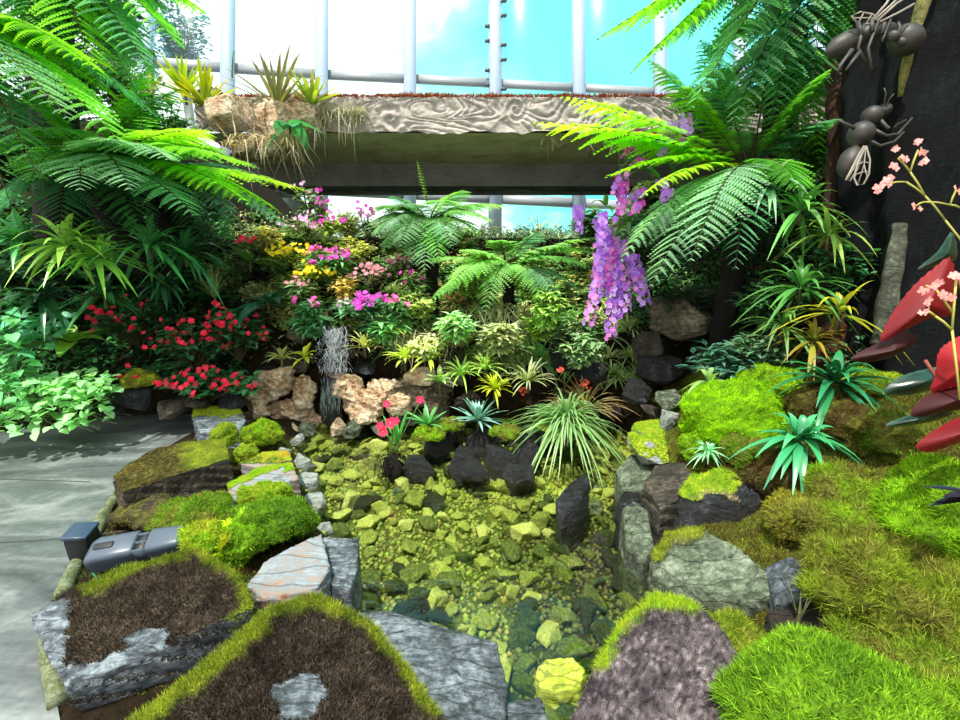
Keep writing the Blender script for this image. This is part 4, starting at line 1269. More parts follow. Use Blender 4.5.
# ---- left tree ferns
CA = P(92, 172, 3.3)
fern('tree_fern', 'large tree fern with bright arching fronds over the left path side, darkest trunk', CA, [
    (306, 190, 2.95, .22, .30, F_LIME, F_YEL), (282, 214, 3.05, .30, .28, F_LIME, F_LIME), (208, 130, 2.75, .18, .30, F_LIME, F_YEL), (258, 168, 2.6, .26, .26, F_MID, F_LIME),
    (196, 216, 2.7, .24, .26, F_TEAL), (232, 196, 3.5, .3, .28, F_DARK), (118, 140, 2.35, .15, .24, F_MID, F_GREY), (40, 130, 2.6, .2, .26, F_MID), (150, 66, 3.5, .1, .28, F_MID, F_LIME), (60, 40, 3.4, .1, .26, F_DARK),
    (-30, 150, 2.9, .25, .28, F_MID), (-10, 215, 2.9, .3, .26, F_TEAL), (60, 235, 2.8, .35, .24, F_DARK), (150, 245, 3.0, .35, .22, F_DARK), (20, 90, 3.0, .18, .28, F_MID), (170, 160, 2.5, .26, .26, F_MID, F_GREY), (130, 190, 2.4, .3, .24, F_TEAL, F_GREY), (225, 150, 3.2, .2, .28, F_MID, F_LIME), (250, 205, 2.8, .3, .26, F_MID, F_LIME), (80, 190, 2.4, .28, .24, F_TEAL, F_GREY), (180, 90, 3.3, .14, .26, F_MID), (30, 180, 2.6, .28, .26, F_MID)],
    base=np.array([CA[0] - .1, CA[1] + .75, T1(CA[0] - .1, CA[1] + .75) - .05]), trunk_r=.13)
CA2 = P(152, 185, 3.8)
fern('tree_fern', 'second dark-trunked tree fern, just right of the large left one', CA2, [
    (268, 182, 3.6, .3, .24, F_TEAL), (240, 225, 3.4, .35, .22, F_TEAL, F_GREY), (200, 245, 3.5, .4, .2, F_DARK), (100, 240, 3.4, .35, .2, F_DARK), (70, 150, 3.6, .25, .22, F_DARK), (140, 110, 4.2, .1, .22, F_MID), (200, 130, 4.2, .15, .24, F_MID), (290, 232, 3.7, .35, .22, F_TEAL)],
    base=np.array([CA2[0], CA2[1] + .5, T1(CA2[0], CA2[1] + .5) - .05]), trunk_r=.13)
CB = P(-70, 10, 2.7)
fern('tree_fern', 'tree fern leaning in from the left edge with long feathery fronds', CB, [
    (126, 148, 2.4, .25, .30, F_LIME, F_MID), (98, 70, 2.5, .2, .28, F_LIME), (70, 120, 2.2, .2, .26, F_TEAL, F_GREY), (40, 180, 2.4, .3, .26, F_DARK), (120, 100, 2.9, .2, .28, F_MID, F_LIME), (20, 230, 2.6, .35, .24, F_DARK), (160, 118, 3.0, .3, .28, F_TEAL)],
    base=np.array([CB[0] - .9, CB[1], T1(CB[0] - .9, CB[1])]), trunk_r=.13)
CC = P(40, -80, 3.1)
fern('tree_fern', 'tall tree fern hanging down into the top left corner', CC, [
    (182, 48, 2.9, .1, .28, F_MID), (150, 70, 2.8, .12, .26, F_TEAL), (205, 12, 3.1, .1, .28, F_MID, F_LIME), (100, 90, 2.8, .12, .26, F_MID, F_LIME), (60, 80, 3.0, .1, .26, F_DARK), (20, 70, 2.8, .1, .26, F_MID), (-30, 40, 2.8, .1, .28, F_TEAL), (120, 40, 3.4, .08, .26, F_TEAL), (170, 10, 3.5, .08, .26, F_DARK), (140, 100, 3.3, .12, .28, F_MID, F_GREY), (90, 120, 3.5, .12, .28, F_DARK), (165, 85, 3.7, .12, .28, F_TEAL), (60, 130, 3.3, .12, .28, F_TEAL, F_GREY)],
    base=np.array([CC[0] - .9, CC[1] + .6, T1(CC[0] - .9, CC[1] + .6)]), trunk_r=.14)
# ---- right tree ferns
RA = P(748, 168, 3.2)
fern('tree_fern', 'tree fern on the right slope with vivid fronds reaching over the beam', RA, [
    (532, 122, 2.9, .12, .30, F_LIME, F_YEL), (560, 96, 3.0, .12, .28, F_LIME, F_YEL), (600, 140, 3.2, .1, .24, F_LIME, F_LIME), (604, 178, 2.9, .2, .16, F_LIME, F_YEL), (640, 198, 2.75, .2, .14, F_YEL, F_YEL), (648, 60, 3.1, .1, .26, F_LIME, F_LIME), (700, 40, 3.0, .1, .26, F_TEAL, F_MID), (830, 70, 2.9, .12, .26, F_MID),
    (650, 288, 2.8, .38, .28, F_GREY, F_GREY), (620, 262, 3.0, .35, .24, F_GREY), (690, 262, 2.6, .35, .26, F_GREY, F_GREY), (735, 270, 2.8, .4, .22, F_TEAL), (800, 190, 2.8, .2, .24, F_MID), (840, 120, 3.0, .15, .24, F_TEAL), (770, 60, 3.4, .1, .24, F_MID)],
    base=np.array([RA[0] + .02, RA[1] + .15, T1(RA[0] + .02, RA[1] + .15) - .05]), trunk_r=.07)
RB = P(830, -90, 3.0)
fern('tree_fern', 'tall tree fern spreading across the top right of the view', RB, [
    (596, 40, 2.9, .1, .30, F_MID, F_LIME), (630, 74, 2.9, .14, .28, F_LIME, F_LIME), (690, 110, 2.8, .18, .30, F_TEAL), (640, 12, 3.2, .05, .28, F_MID, F_LIME), (730, 130, 2.9, .18, .28, F_TEAL, F_GREY), (770, 120, 3.1, .18, .26, F_TEAL), (810, 110, 3.0, .18, .26, F_DARK), (690, -20, 3.0, .05, .3, F_MID), (660, 50, 3.5, .1, .28, F_TEAL), (850, 90, 3.2, .15, .24, F_MID), (720, 60, 2.6, .15, .26, F_DARK)],
    base=np.array([RB[0] + .9, RB[1] + .3, T1(RB[0] + .9, RB[1] + .3)]), trunk_r=.14)
RC = P(790, 30, 3.7)
fern('tree_fern', 'darker tree fern behind the carved insects on the right', RC, [
    (690, 140, 3.4, .2, .26, F_DARK), (720, 30, 3.6, .1, .26, F_MID), (840, 110, 3.5, .2, .24, F_TEAL), (790, 150, 3.4, .25, .24, F_TEAL), (745, 120, 3.3, .2, .24, F_MID), (830, 10, 3.6, .1, .24, F_DARK), (760, -20, 3.8, .05, .26, F_MID), (820, 160, 3.3, .25, .24, F_MID, F_LIME)],
    base=np.array([RC[0] + .1, RC[1] + .1, T1(RC[0] + .1, RC[1] + .1)]), trunk_r=.12)
# ---- ferns in the middle of the bank
F_SOFT = hexc('#78ae62'); F_SOFT2 = hexc('#9cc87c')
FA = P(428, 222, 4.1)
fern('fern', 'broad fresh green fern in the middle of the bank below the beam', FA, [
    (452, 246, 3.6, .2, .2, F_SOFT, F_GREY), (478, 236, 3.7, .2, .2, F_SOFT, F_SOFT2), (366, 226, 3.9, .18, .2, F_SOFT, F_GREY), (400, 246, 3.6, .2, .2, F_SOFT2, F_GREY), (374, 208, 3.9, .14, .24, F_SOFT), (384, 250, 3.8, .2, .22, F_SOFT, F_GREY), (392, 196, 4.2, .08, .2, F_TEAL), (506, 206, 3.9, .14, .22, F_SOFT, F_SOFT2), (492, 222, 3.7, .18, .2, F_SOFT, F_SOFT2), (462, 190, 4.3, .08, .24, F_SOFT), (425, 270, 3.6, .22, .22, F_SOFT, F_GREY), (445, 200, 3.8, .1, .24, F_SOFT, F_SOFT2), (400, 205, 3.8, .12, .24, F_SOFT, F_GREY), (375, 236, 3.7, .2, .22, F_SOFT, F_GREY), (485, 205, 4.0, .12, .24, F_SOFT, F_SOFT2), (410, 262, 3.7, .22, .18, F_SOFT2, F_GREY), (440, 262, 3.6, .2, .16, F_SOFT)],
    base=np.array([FA[0], FA[1] + .15, T1(FA[0], FA[1] + .15)]), trunk_r=.05, npn=20, npl=8)
FB = P(508, 268, 3.8)
fern('fern', 'light green fern with long level fronds right of the broad fern', FB, [
    (484, 312, 3.4, .25, .16, F_SOFT2, F_SOFT), (545, 306, 3.4, .25, .16, F_SOFT2, F_SOFT), (500, 240, 3.6, .1, .16, F_SOFT2), (570, 246, 3.5, .14, .18, F_SOFT2, F_SOFT2), (450, 285, 3.4, .2, .2, F_SOFT2, F_SOFT2), (600, 255, 3.6, .18, .2, F_SOFT), (430, 302, 3.5, .2, .2, F_SOFT2, F_SOFT), (416, 262, 3.7, .14, .16, F_SOFT2), (598, 238, 3.5, .14, .18, F_SOFT2, F_SOFT2), (590, 268, 3.4, .18, .18, F_SOFT), (560, 300, 3.4, .2, .16, F_GREY), (460, 250, 3.5, .1, .16, F_SOFT2, F_SOFT2), (540, 232, 4.0, .08, .16, F_TEAL), (580, 290, 3.6, .2, .15, F_GREY)],
    base=np.array([FB[0], FB[1] + .1, T1(FB[0], FB[1] + .1)]), trunk_r=.04, npn=20, npl=8)
t = thing('fern', P(428, 200, 4.3), 'single upright young fern frond standing against the beam', 'fern')
mb = MB(); frond(mb, P(428, 205, 4.3), P(417, 160, 4.3), .02, .05, F_LIME, 14, 0, slim=.6); mb.build('frond', M_fern, t)

# ---------------- rosettes of strap leaves
def rosette(mb, c, n, L, W, e0=.15, e1=1.2, droop=.5, col=F_MID, tip=None, fold=.35, segs=6, kind='strap', vary_=.25, az=None):
    a = np.linspace(0, 2 * PI, n, endpoint=False) * 1.0 + NR.uniform(-.3, .3, n) if az is None else NR.uniform(az[0], az[1], n)
    a = a[NR.permutation(n)]
    e = np.linspace(e0, e1, n) + NR.uniform(-.12, .12, n)
    d = np.stack([np.cos(a) * np.cos(e), np.sin(a) * np.cos(e), np.sin(e)], 1)
    b = np.asarray(c) + d * .01 + NR.normal(size=(n, 3)) * .004
    ribbons(mb, b, d, L * NR.uniform(.75, 1.15, n), W * NR.uniform(.85, 1.15, n), droop * NR.uniform(.7, 1.3, n), segs, kind, fold, vary(col, n, vary_), tipcol=None if tip is None else vary(tip, n, .2))

def rosette_plant(name, label, c, n, L, W, cat='plant', mat=None, stem=True, group=None, flower=None, **kw):
    c = np.asarray(c, float)
    t = thing(name, c, label, cat, group)
    mb = MB(); rosette(mb, c + ZUP * .02, n, L, W, **kw); mb.build('foliage', mat or M_leaf, t)
    if stem:
        mb = MB(); tube(mb, [c - ZUP * .06, c, c + ZUP * .03], [.012, .010, .004], 7, hexc('#4a4a2a')); mb.build('stem', M_stem, t)
    if flower is not None:
        for f in flower:
            bunch(f[0], f[1], f[2], f[3], t, f[4] if len(f) > 4 else 12)
    return t

def flower_mesh(r=.02, petals=5, col=(.7, .02, .05), cen=(.8, .6, .1), cup=.25, kind='petal', wid=.78):
    mb = MB()
    a = np.arange(petals) / petals * 2 * PI
    d = np.stack([np.cos(a), np.sin(a), np.full(petals, cup)], 1)
    ribbons(mb, np.zeros((petals, 3)), d, r, r * wid, .12, 4, kind, .12, vary(col, petals, .12, .05))
    ribbons(mb, np.zeros((4, 3)), NR.normal(size=(4, 3)) * .4 + ZUP, r * .3, r * .2, 0, 2, 'ovate', 0, cen)
    return mb.mesh('flower', M_petal)

def bunch(c, r, me, n, parent, nst=12, dirn=None, scale=1.0, stems=True):
    """n copies of a flower spread over a small ball, each a child of its plant"""
    c = np.asarray(c, float)
    for k in range(n):
        u = nrm(NR.normal(size=3) + np.array([0, -.7, .5]))
        q = c + u * r * np.array([1, .7, .8]) * rnd.uniform(.4, 1.05)
        rot = Vector((0, 0, 1)).rotation_difference(Vector([float(a) for a in nrm(u + np.array([0, -.8, .4]))]))
        child('flower', me, parent, np.array(q) - np.array(parent.location), rot, scale * rnd.uniform(.8, 1.2))

def bushy(mbl, mbs, c, n, H, S, leafL, leafW, per=9, col=F_DARK, droop=.25, kind='ovate', fold=.2, stemcol=hexc('#3d3a20'), tops=None, lean=(0, 0), top_only=True, segs=4):
    """stems leaning out from a point, each with whorls of leaves in its upper half"""
    c = np.asarray(c, float)
    for k in range(n):
        a = rnd.uniform(0, 2 * PI); r = math.sqrt(rnd.random()) * S
        e = c + np.array([r * math.cos(a) + lean[0], r * math.sin(a) + lean[1], H * rnd.uniform(.6, 1.1) * (1 - .35 * (r / max(S, 1e-3)) ** 2)])
        pts = bez(c, (c + e) / 2 + ZUP * H * .15, e, 8)
        tube(mbs, pts, np.linspace(.006, .0025, 8), 4, stemcol, cap=False)
        u = NR.uniform(.45 if top_only else .1, 1.0, per)
        b = np.stack([np.interp(u, np.linspace(0, 1, 8), pts[:, i]) for i in range(3)], 1)
        aa = NR.uniform(0, 2 * PI, per); ee = NR.uniform(-.1, .6, per)
        d = np.stack([np.cos(aa) * np.cos(ee), np.sin(aa) * np.cos(ee), np.sin(ee)], 1)
        ribbons(mbl, b, d, leafL * NR.uniform(.7, 1.2, per), leafW * NR.uniform(.8, 1.2, per), droop, segs, kind, fold, vary(col, per, .3))
        if tops is not None: tops.append(e)

def bush(name, label, c, n, H, S, leafL, leafW, cat='plant', mat=None, flower=None, nfl=0, fscale=1.0, group=None, **kw):
    c = np.asarray(c, float)
    t = thing(name, c, label, cat, group)
    a, b, tops = MB(), MB(), []
    bushy(a, b, c, n, H, S, leafL, leafW, tops=tops, **kw)
    a.build('foliage', mat or M_leaf, t); b.build('stem', M_stem, t)
    if flower is not None:
        tops = sorted(tops, key=lambda q: q[1])
        for k in range(nfl):
            q = tops[k % max(1, min(len(tops), max(3, int(nfl / 1.6))))] + NR.normal(size=3) * np.array([.022, .012, .012]) + np.array([0, -.01, .02])
            rot = Vector((0, 0, 1)).rotation_difference(Vector([float(x) for x in nrm(np.array([0, -.75, .6]) + NR.normal(size=3) * .35)]))
            child('flower', flower, t, q - np.array(t.location), rot, fscale * rnd.uniform(.8, 1.2))
    return t

FL_red = flower_mesh(.027, 5, hexc('#ee2248'), hexc('#f6c0c0'))
FL_pink = flower_mesh(.020, 5, hexc('#e85ab0'), hexc('#fff0a0'))
FL_mag = flower_mesh(.020, 5, hexc('#cf3fb8'), hexc('#fff0a0'))
FL_pale = flower_mesh(.018, 5, hexc('#dba8d4'), hexc('#fff4d0'))
FL_dust = flower_mesh(.018, 5, hexc('#c98a9a'), hexc('#f0d0b0'))
FL_yel = flower_mesh(.018, 5, hexc('#f2d820'), hexc('#e8a810'))
FL_purple = flower_mesh(.030, 5, hexc('#b070e0'), hexc('#e878cc'), cup=.2, wid=.82)
FL_lilac = flower_mesh(.030, 5, hexc('#d2a6f0'), hexc('#d860c0'), cup=.2, wid=.82)
FL_vpink = flower_mesh(.030, 5, hexc('#e08ada'), hexc('#fff0f0'), cup=.2, wid=.82)
FL_vmag = flower_mesh(.026, 5, hexc('#cc44c0'), hexc('#ffd0f0'), cup=.2, wid=.82)
FL_peach = flower_mesh(.014, 4, hexc('#f0a8a0'), hexc('#f6e0b0'))
FL_crim = flower_mesh(.036, 5, hexc('#e82058'), hexc('#fff0a0'))
FL_rust = flower_mesh(.014, 5, hexc('#d0583a'), hexc('#f0b080'))

# ---- red impatiens by the path
IMP = hexc('#4a8656')
for (px, py, d, n, H, S, nf, lab) in [
    (140, 348, 3.75, 26, .36, .26, 16, 'red-flowered bushy plant furthest left in the red bed, bright flowers on top'),
    (196, 375, 3.7, 30, .42, .28, 26, 'red-flowered plant in the middle of the red bed'),
    (240, 362, 3.75, 28, .42, .24, 24, 'red-flowered plant at the right of the red bed, beside the dark leaves'),
    (210, 402, 3.5, 26, .22, .24, 22, 'low red-flowered plant in front, above the blue-white stone'),
    (165, 392, 3.6, 18, .24, .22, 6, 'leafy plant with few red flowers behind the streaked rock'),
    (246, 398, 3.5, 12, .16, .12, 6, 'small red-flowered plant closest to the tan waterfall stones')]:
    bush('impatiens', lab, P(px, py, d), int(n * 1.7), H * 1.1, S * 1.1, .075, .04, 'flowering plant', None, FL_red, int(nf * 2), fscale=.8, group='red flowering plants by the path', col=IMP, per=11)

# ---- pale heart-leaf ground cover at far left
HL = hexc('#7cc88a')
def heartbed(label, c, w, h, n, L, col, up=.35, name='coleus'):
    c = np.asarray(c, float)
    t = thing(name, c, label, 'plant')
    mb, ms = MB(), MB()
    p = c + np.stack([NR.uniform(-w, w, n), NR.uniform(-.16, .16, n), NR.uniform(0, h, n)], 1)
    p[:, 1] += (p[:, 2] - c[2]) * .5
    a = NR.uniform(-PI, 0, n); e = NR.uniform(-.5, .5, n)
    d = np.stack([np.cos(a) * np.cos(e), np.sin(a) * np.cos(e), np.sin(e)], 1)
    ribbons(mb, p, d, L * NR.uniform(.6, 1.2, n), L * .85 * NR.uniform(.7, 1.1, n), .2, 5, 'heart', .18, vary(col, n, .3, .1), up=ZUP + NR.normal(size=(n, 3)) * .3)
    mb.build('foliage', M_leaf, t)
    for q in p[::6]:
        tube(ms, bez(np.array([q[0], q[1] + .1, c[2] - .05]), (q + c) / 2, q, 5), .003, 4, hexc('#5d7a44'), cap=False)
    ms.build('stem', M_stem, t)
heartbed('dense mat of pale green heart-shaped leaves spilling onto the path', P(35, 425, 3.1), .42, .30, 420, .07, hexc('#93d08c'), name='heartleaf_plant')
heartbed('pale heart-leaf plant right of the dense mat, reaching the black rock', P(80, 400, 3.2), .20, .16, 120, .065, hexc('#9ed28a'), name='heartleaf_plant')
heartbed('blue-green nettle-like plant above the heart-leaf mat at the left edge', P(15, 350, 3.2), .26, .26, 130, .09, hexc('#5fae86'), name='nettle_plant')
heartbed('fresh green leaf mound at the left edge below the strap leaves', P(-20, 400, 3.0), .25, .5, 160, .085, hexc('#66b070'), name='nettle_plant')
rosette_plant('hosta', 'broad pale-veined green leaf plant between nettle plant and red flowers', P(72, 345, 3.4), 9, .30, .10, col=hexc('#8fbf3a'), tip=hexc('#5f9a3a'), e0=.1, e1=.9, kind='ovate', droop=.35)
rosette_plant('hosta', 'dark glossy leaf plant behind the red bed at left', P(122, 330, 3.8), 14, .22, .07, col=hexc('#2f6a40'), e0=.0, e1=1.0, kind='ovate', droop=.3, mat=M_gloss)

# ---- strap-leaf plants in the dark left bed
for (px, py, d, n, L, W, col, lab) in [
    (22, 245, 3.3, 14, .34, .065, hexc('#3f8048'), 'glossy strap-leaf plant at the left edge in the dark bed'),
    (68, 250, 3.25, 20, .36, .05, hexc('#88b84a'), 'light green strap-leaf plant under the large tree fern'),
    (100, 262, 3.4, 18, .34, .045, hexc('#6fae3e'), 'yellow-green strap-leaf plant right of the light green one'),
    (150, 250, 3.5, 18, .38, .05, hexc('#3d7c40'), 'dark strap-leaf plant below the second tree fern'),
    (186, 258, 3.7, 16, .36, .05, hexc('#2f6838'), 'deep green strap-leaf plant left of the grassy palm'),
    (45, 300, 3.5, 16, .28, .06, hexc('#2b5c36'), 'shaded broad strap-leaf plant low in the dark bed'),
    (105, 300, 3.6, 16, .26, .06, hexc('#35703c'), 'shaded leaf plant above the red bed'),
    (165, 290, 3.8, 16, .26, .05, hexc('#2c6038'), 'shaded strap-leaf plant behind the red flowers')]:
    rosette_plant('strap_leaf_plant', lab, P(px, py, d - .35), int(n * 2.0), L, W * .85, col=col, e0=-.25, e1=1.25, droop=.55, mat=M_gloss, kind='lance', tip=col * 1.3)
rosette_plant('sedge', 'fine grassy pale plant standing above the red flowers', P(215, 300, 3.9), 60, .36, .008, col=hexc('#8ea06a'), e0=.7, e1=1.5, droop=.25, fold=0, kind='strand')
rosette_plant('bird_nest_fern', 'wide dark green glossy leaves beside the red bed', P(268, 306, 3.8), 7, .36, .11, col=hexc('#1e5a48'), e0=-.1, e1=.8, droop=.35, mat=M_gloss, kind='ovate')
rosette_plant('bird_nest_fern', 'olive broad-leaf plant above the dark glossy leaves', P(250, 265, 4.1), 8, .34, .10, col=hexc('#4c6a34'), e0=-.1, e1=.9, droop=.3, kind='ovate')

# ---- bromeliads on the wall top
rosette_plant('bromeliad', 'yellow-green bromeliad on the rock at the left end of the beam', P(207, 110, 4.35), 36, .42, .036, 'bromeliad', col=hexc('#86a81e'), tip=hexc('#cfc41c'), e0=.35, e1=1.4, droop=.15)
rosette_plant('bromeliad', 'green bromeliad behind the yellow-green one', P(186, 98, 4.6), 26, .40, .036, 'bromeliad', col=hexc('#6f9a24'), tip=hexc('#a8b82a'), e0=.3, e1=1.4, droop=.15)
rosette_plant('bromeliad', 'tall grey-brown spiky bromeliad against the glass', P(278, 112, 4.4), 40, .58, .028, 'bromeliad', col=hexc('#7c8a58'), tip=hexc('#8a7458'), e0=.4, e1=1.45, droop=.2)
rosette_plant('bromeliad', 'yellow-tipped green bromeliad at the beam end', P(312, 108, 4.4), 26, .34, .036, 'bromeliad', col=hexc('#5f8a2c'), tip=hexc('#c6c83a'), e0=.4, e1=1.4, droop=.15)
rosette_plant('bromeliad', 'grey-green tufted bromeliad left of the green one', P(152, 98, 4.6), 30, .36, .03, 'bromeliad', col=hexc('#8aa27a'), tip=hexc('#b8a87a'), e0=.1, e1=1.3, droop=.4)
rosette_plant('bromeliad', 'pale brown-leaved bromeliad near the left tree ferns', P(120, 88, 4.9), 24, .34, .04, 'bromeliad', col=hexc('#9aa868'), tip=hexc('#b08a62'), e0=.1, e1=1.2, droop=.3)
rosette_plant('philodendron', 'large blue-green lobed leaf hanging at the beam end', P(290, 128, 4.2), 5, .30, .17, col=hexc('#4f9a74'), e0=-.5, e1=.3, droop=.3, kind='heart')
t = thing('fern', P(236, 74, 4.7), 'small curled dark fern frond against the window mullion', 'fern')
mb = MB(); frond(mb, P(232, 78, 4.7), P(234, 50, 4.7), .06, .05, F_DARK, 14, 0, slim=.5); mb.build('frond', M_fern, t)

def roots(name, label, px, py, d, w, n, L, col, cat='air plant', mid=True):
    c = P(px, py, d)
    mb = MB()
    b = c + np.stack([NR.uniform(-w, w, n), NR.uniform(-.08, .05, n), NR.uniform(-.05, .05, n)], 1)
    ribbons(mb, b, NR.normal(size=(n, 3)) * np.array([.7, .5, .4]) + np.array([0, -.2, -.1]), L * NR.uniform(.4, 1.2, n), .012, NR.uniform(.3, 1.0, n), 6, 'strand', 0, vary(col, n, .35, .08), wave=.5)
    tag(mb.build(name, M_leaf, origin=c), label, cat)
roots('air_plant', 'pale dry hanging air plants on the left end of the beam', 336, 112, 4.5, .28, 260, .24, hexc('#a9a78c'))
roots('air_plant', 'dry tangled roots on the rock face left of the beam', 265, 140, 4.2, .35, 160, .24, hexc('#b8aa8c'))
roots('air_plant', 'thin dry rootlets hanging from the right part of the beam', 590, 138, 4.75, .5, 60, .22, hexc('#8a8260'))
roots('air_plant', 'pale dry root tangle in the middle of the bank', 425, 335, 3.85, .26, 240, .24, hexc('#b6b28a'))
roots('air_plant', 'greyish wiry tangle under the light green fern', 500, 310, 3.75, .26, 200, .22, hexc('#9a9c78'))

# rusty moss on top of the beam
mb = MB()
n = 13000
xx = NR.uniform(bx0, bx1, n)
pp = np.stack([xx, 5.0 - .03 + NR.uniform(-.03, .25, n), np.full(n, zt) + .01], 1)
hh = .03 + .03 * np.clip(fnoise(np.stack([xx * 4, 0 * xx, 0 * xx], 1), 3, 3), -.6, 1)
strands(mb, pp, np.tile(ZUP, (n, 1)), hh, .016, vary(hexc('#84452c'), n, .4, .15))
tag(mb.build('rusty_moss', M_dry), 'rust-brown moss along the top of the beam', 'moss', kind='stuff')

# ---- the flowering bank below the left end of the beam
bankfl = [
    ('orchid', 306, 192, 4.3, 8, .26, .12, FL_pale, 16, hexc('#6f8a5a'), 'tall pale mauve orchid under the beam end'),
    ('orchid', 318, 200, 4.3, 8, .30, .10, FL_mag, 14, hexc('#6f8a4a'), 'bright magenta orchid beside the tall pale one'),
    ('orchid', 306, 222, 4.15, 10, .20, .16, FL_pale, 26, hexc('#7a8f5a'), 'wide pale pink orchid clump in the upper bank'),
    ('orchid', 330, 220, 4.1, 8, .16, .12, FL_mag, 16, hexc('#8aa03a'), 'magenta orchid clump right of the pale clump'),
    ('orchid', 366, 214, 4.3, 8, .28, .10, FL_mag, 14, hexc('#5f7a4a'), 'dark magenta orchid standing before the beam slot'),
    ('orchid', 374, 222, 4.25, 8, .16, .12, FL_pale, 12, hexc('#6f8a5a'), 'pale orchid at the foot of the dark magenta one'),
    ('orchid', 330, 256, 3.95, 14, .18, .16, FL_mag, 34, hexc('#5f9a5a'), 'large magenta-pink orchid cluster in the middle of the flower bank'),
    ('orchid', 318, 250, 4.0, 8, .14, .12, FL_pink, 18, hexc('#6f9a5a'), 'pink orchid at the left of the large magenta cluster'),
    ('yellow_daisy', 290, 250, 4.05, 16, .16, .20, FL_yel, 44, hexc('#8aa02c'), 'yellow flowering plant upper of the two yellow ones'),
    ('yellow_daisy', 312, 270, 3.95, 14, .14, .18, FL_yel, 36, hexc('#8a9a2c'), 'yellow flowering plant lower of the two yellow ones'),
    ('dusty_shrub', 372, 270, 3.95, 18, .18, .20, FL_dust, 46, hexc('#7a7a5a'), 'dusty pink heather-like shrub right of the magenta cluster'),
    ('dusty_shrub', 400, 262, 4.0, 10, .16, .12, FL_dust, 20, hexc('#6f7a5a'), 'small dusty pink shrub beside the broad fern'),
    ('orchid', 304, 302, 3.75, 8, .16, .12, FL_pink, 14, hexc('#4f8a5a'), 'pink orchid with long leaves above the waterfall stones'),
    ('orchid', 296, 284, 3.8, 8, .12, .10, FL_dust, 10, hexc('#6f8a5a'), 'small mauve orchid beneath the yellow flowers'),
    ('orchid', 372, 300, 3.7, 12, .16, .16, FL_vmag, 22, hexc('#4f7f5a'), 'violet-pink orchid above the upper waterfall'),
    ('orchid', 396, 302, 3.7, 8, .14, .12, FL_pink, 12, hexc('#5f8f5a'), 'pink orchid right of the violet-pink one'),
    ('orchid', 350, 302, 3.75, 8, .12, .10, FL_pale, 10, hexc('#5f8f6a'), 'pale violet orchid left of the violet-pink one'),
    ('orchid', 412, 278, 3.85, 6, .14, .10, FL_mag, 8, hexc('#5f8a4a'), 'small magenta orchid under the broad fern'),
    ('orchid', 248, 238, 4.2, 6, .16, .08, FL_red, 6, hexc('#7a8f5a'), 'small red flower standing alone beyond the tree fern tips'),
    ('orchid', 455, 300, 3.75, 8, .12, .10, FL_rust, 10, hexc('#7a7a4a'), 'rust-red flowered plant under the light green fern')]
for (nm, px, py, d, n, H, S, me, nf, col, lab) in bankfl:
    c = P(px, py, d) - ZUP * H * .8
    bush(nm, lab, c, n, H, S, .13 if nm == 'orchid' else .06, .03 if nm == 'orchid' else .02, 'orchid' if nm == 'orchid' else 'flowering plant', None, me, nf, fscale=1.1, col=col * 1.35 + .02, per=12, kind='lance', group='flowers on the bank', top_only=False)

fill = [
    (345, 218, 4.4, hexc('#8f9468'), .24, .13, 'pale khaki shrub reaching up under the beam', .05), (352, 245, 4.2, hexc('#a5a85c'), .24, .22, 'yellow-olive shrub in the middle of the flower bank', .05),
    (270, 235, 4.3, hexc('#a9a86a'), .24, .14, 'cream-leaved shrub near the small red flower', .07), (255, 290, 4.0, hexc('#8f9a6a'), .24, .16, 'pale speckled shrub behind the glossy dark leaves', .05),
    (345, 285, 3.95, hexc('#c2ad6a'), .22, .14, 'tan dry-leaved shrub between the orchids', .05), (310, 320, 3.8, hexc('#5f9a6a'), .2, .14, 'blue-green leafy orchid plant over the dark gap', .08),
    (385, 325, 3.75, hexc('#5f9a5e'), .2, .18, 'green leafy clump above the yellow tuft', .08), (420, 300, 3.8, hexc('#8fa05a'), .22, .16, 'olive shrub under the broad fern', .05),
    (470, 285, 3.8, hexc('#7a8a4a'), .26, .16, 'olive-brown twiggy shrub in the central mass', .05), (530, 270, 3.75, hexc('#88a040'), .32, .16, 'tall yellow-green leafy climber at the centre', .06), (555, 290, 3.8, hexc('#5f7f42'), .3, .16, 'mid green leafy climber right of the tall one', .06),
    (540, 320, 3.65, hexc('#86a83a'), .24, .14, 'bright trailing leaves hanging at the centre', .05), (500, 345, 3.65, hexc('#6f7f52'), .26, .2, 'grey-green bushy plant below the central ferns', .06), (570, 335, 3.6, hexc('#3f5a36'), .26, .16, 'dark green shrub left of the orchid cascade', .06),
    (460, 330, 3.8, hexc('#a3a66a'), .2, .18, 'straw-coloured wiry shrub above the small bromeliads', .04), (590, 220, 4.6, hexc('#4f7a4a'), .3, .2, 'dark leafy shrub behind the lilac orchid spikes', .08),
    (548, 300, 3.45, hexc('#8cae58'), .34, .13, 'tall yellow-green leafy plant right of the light green fern crown', .06), (500, 330, 3.45, hexc('#8f9a70'), .26, .16, 'grey-olive drooping leafy plant below the light green fern', .07), (455, 322, 3.5, hexc('#86ac78'), .22, .14, 'pale green leafy plant at the left foot of the light green fern', .07), (425, 342, 3.6, hexc('#a9b088'), .18, .14, 'feathery pale shrub above the strap tufts', .05), (582, 345, 3.45, hexc('#7c9a6c'), .26, .14, 'mixed green shrub left of the orchid cascade tips', .06), (480, 262, 3.75, hexc('#98a868'), .24, .14, 'pale leafy shrub between the two central ferns', .06),
    (640, 240, 3.9, hexc('#3f5f3c'), .4, .2, 'dark shrub supporting the orchid cascade', .07), (655, 190, 4.0, hexc('#4f6a3a'), .35, .2, 'shaded shrub among the upper pink orchids', .07)]
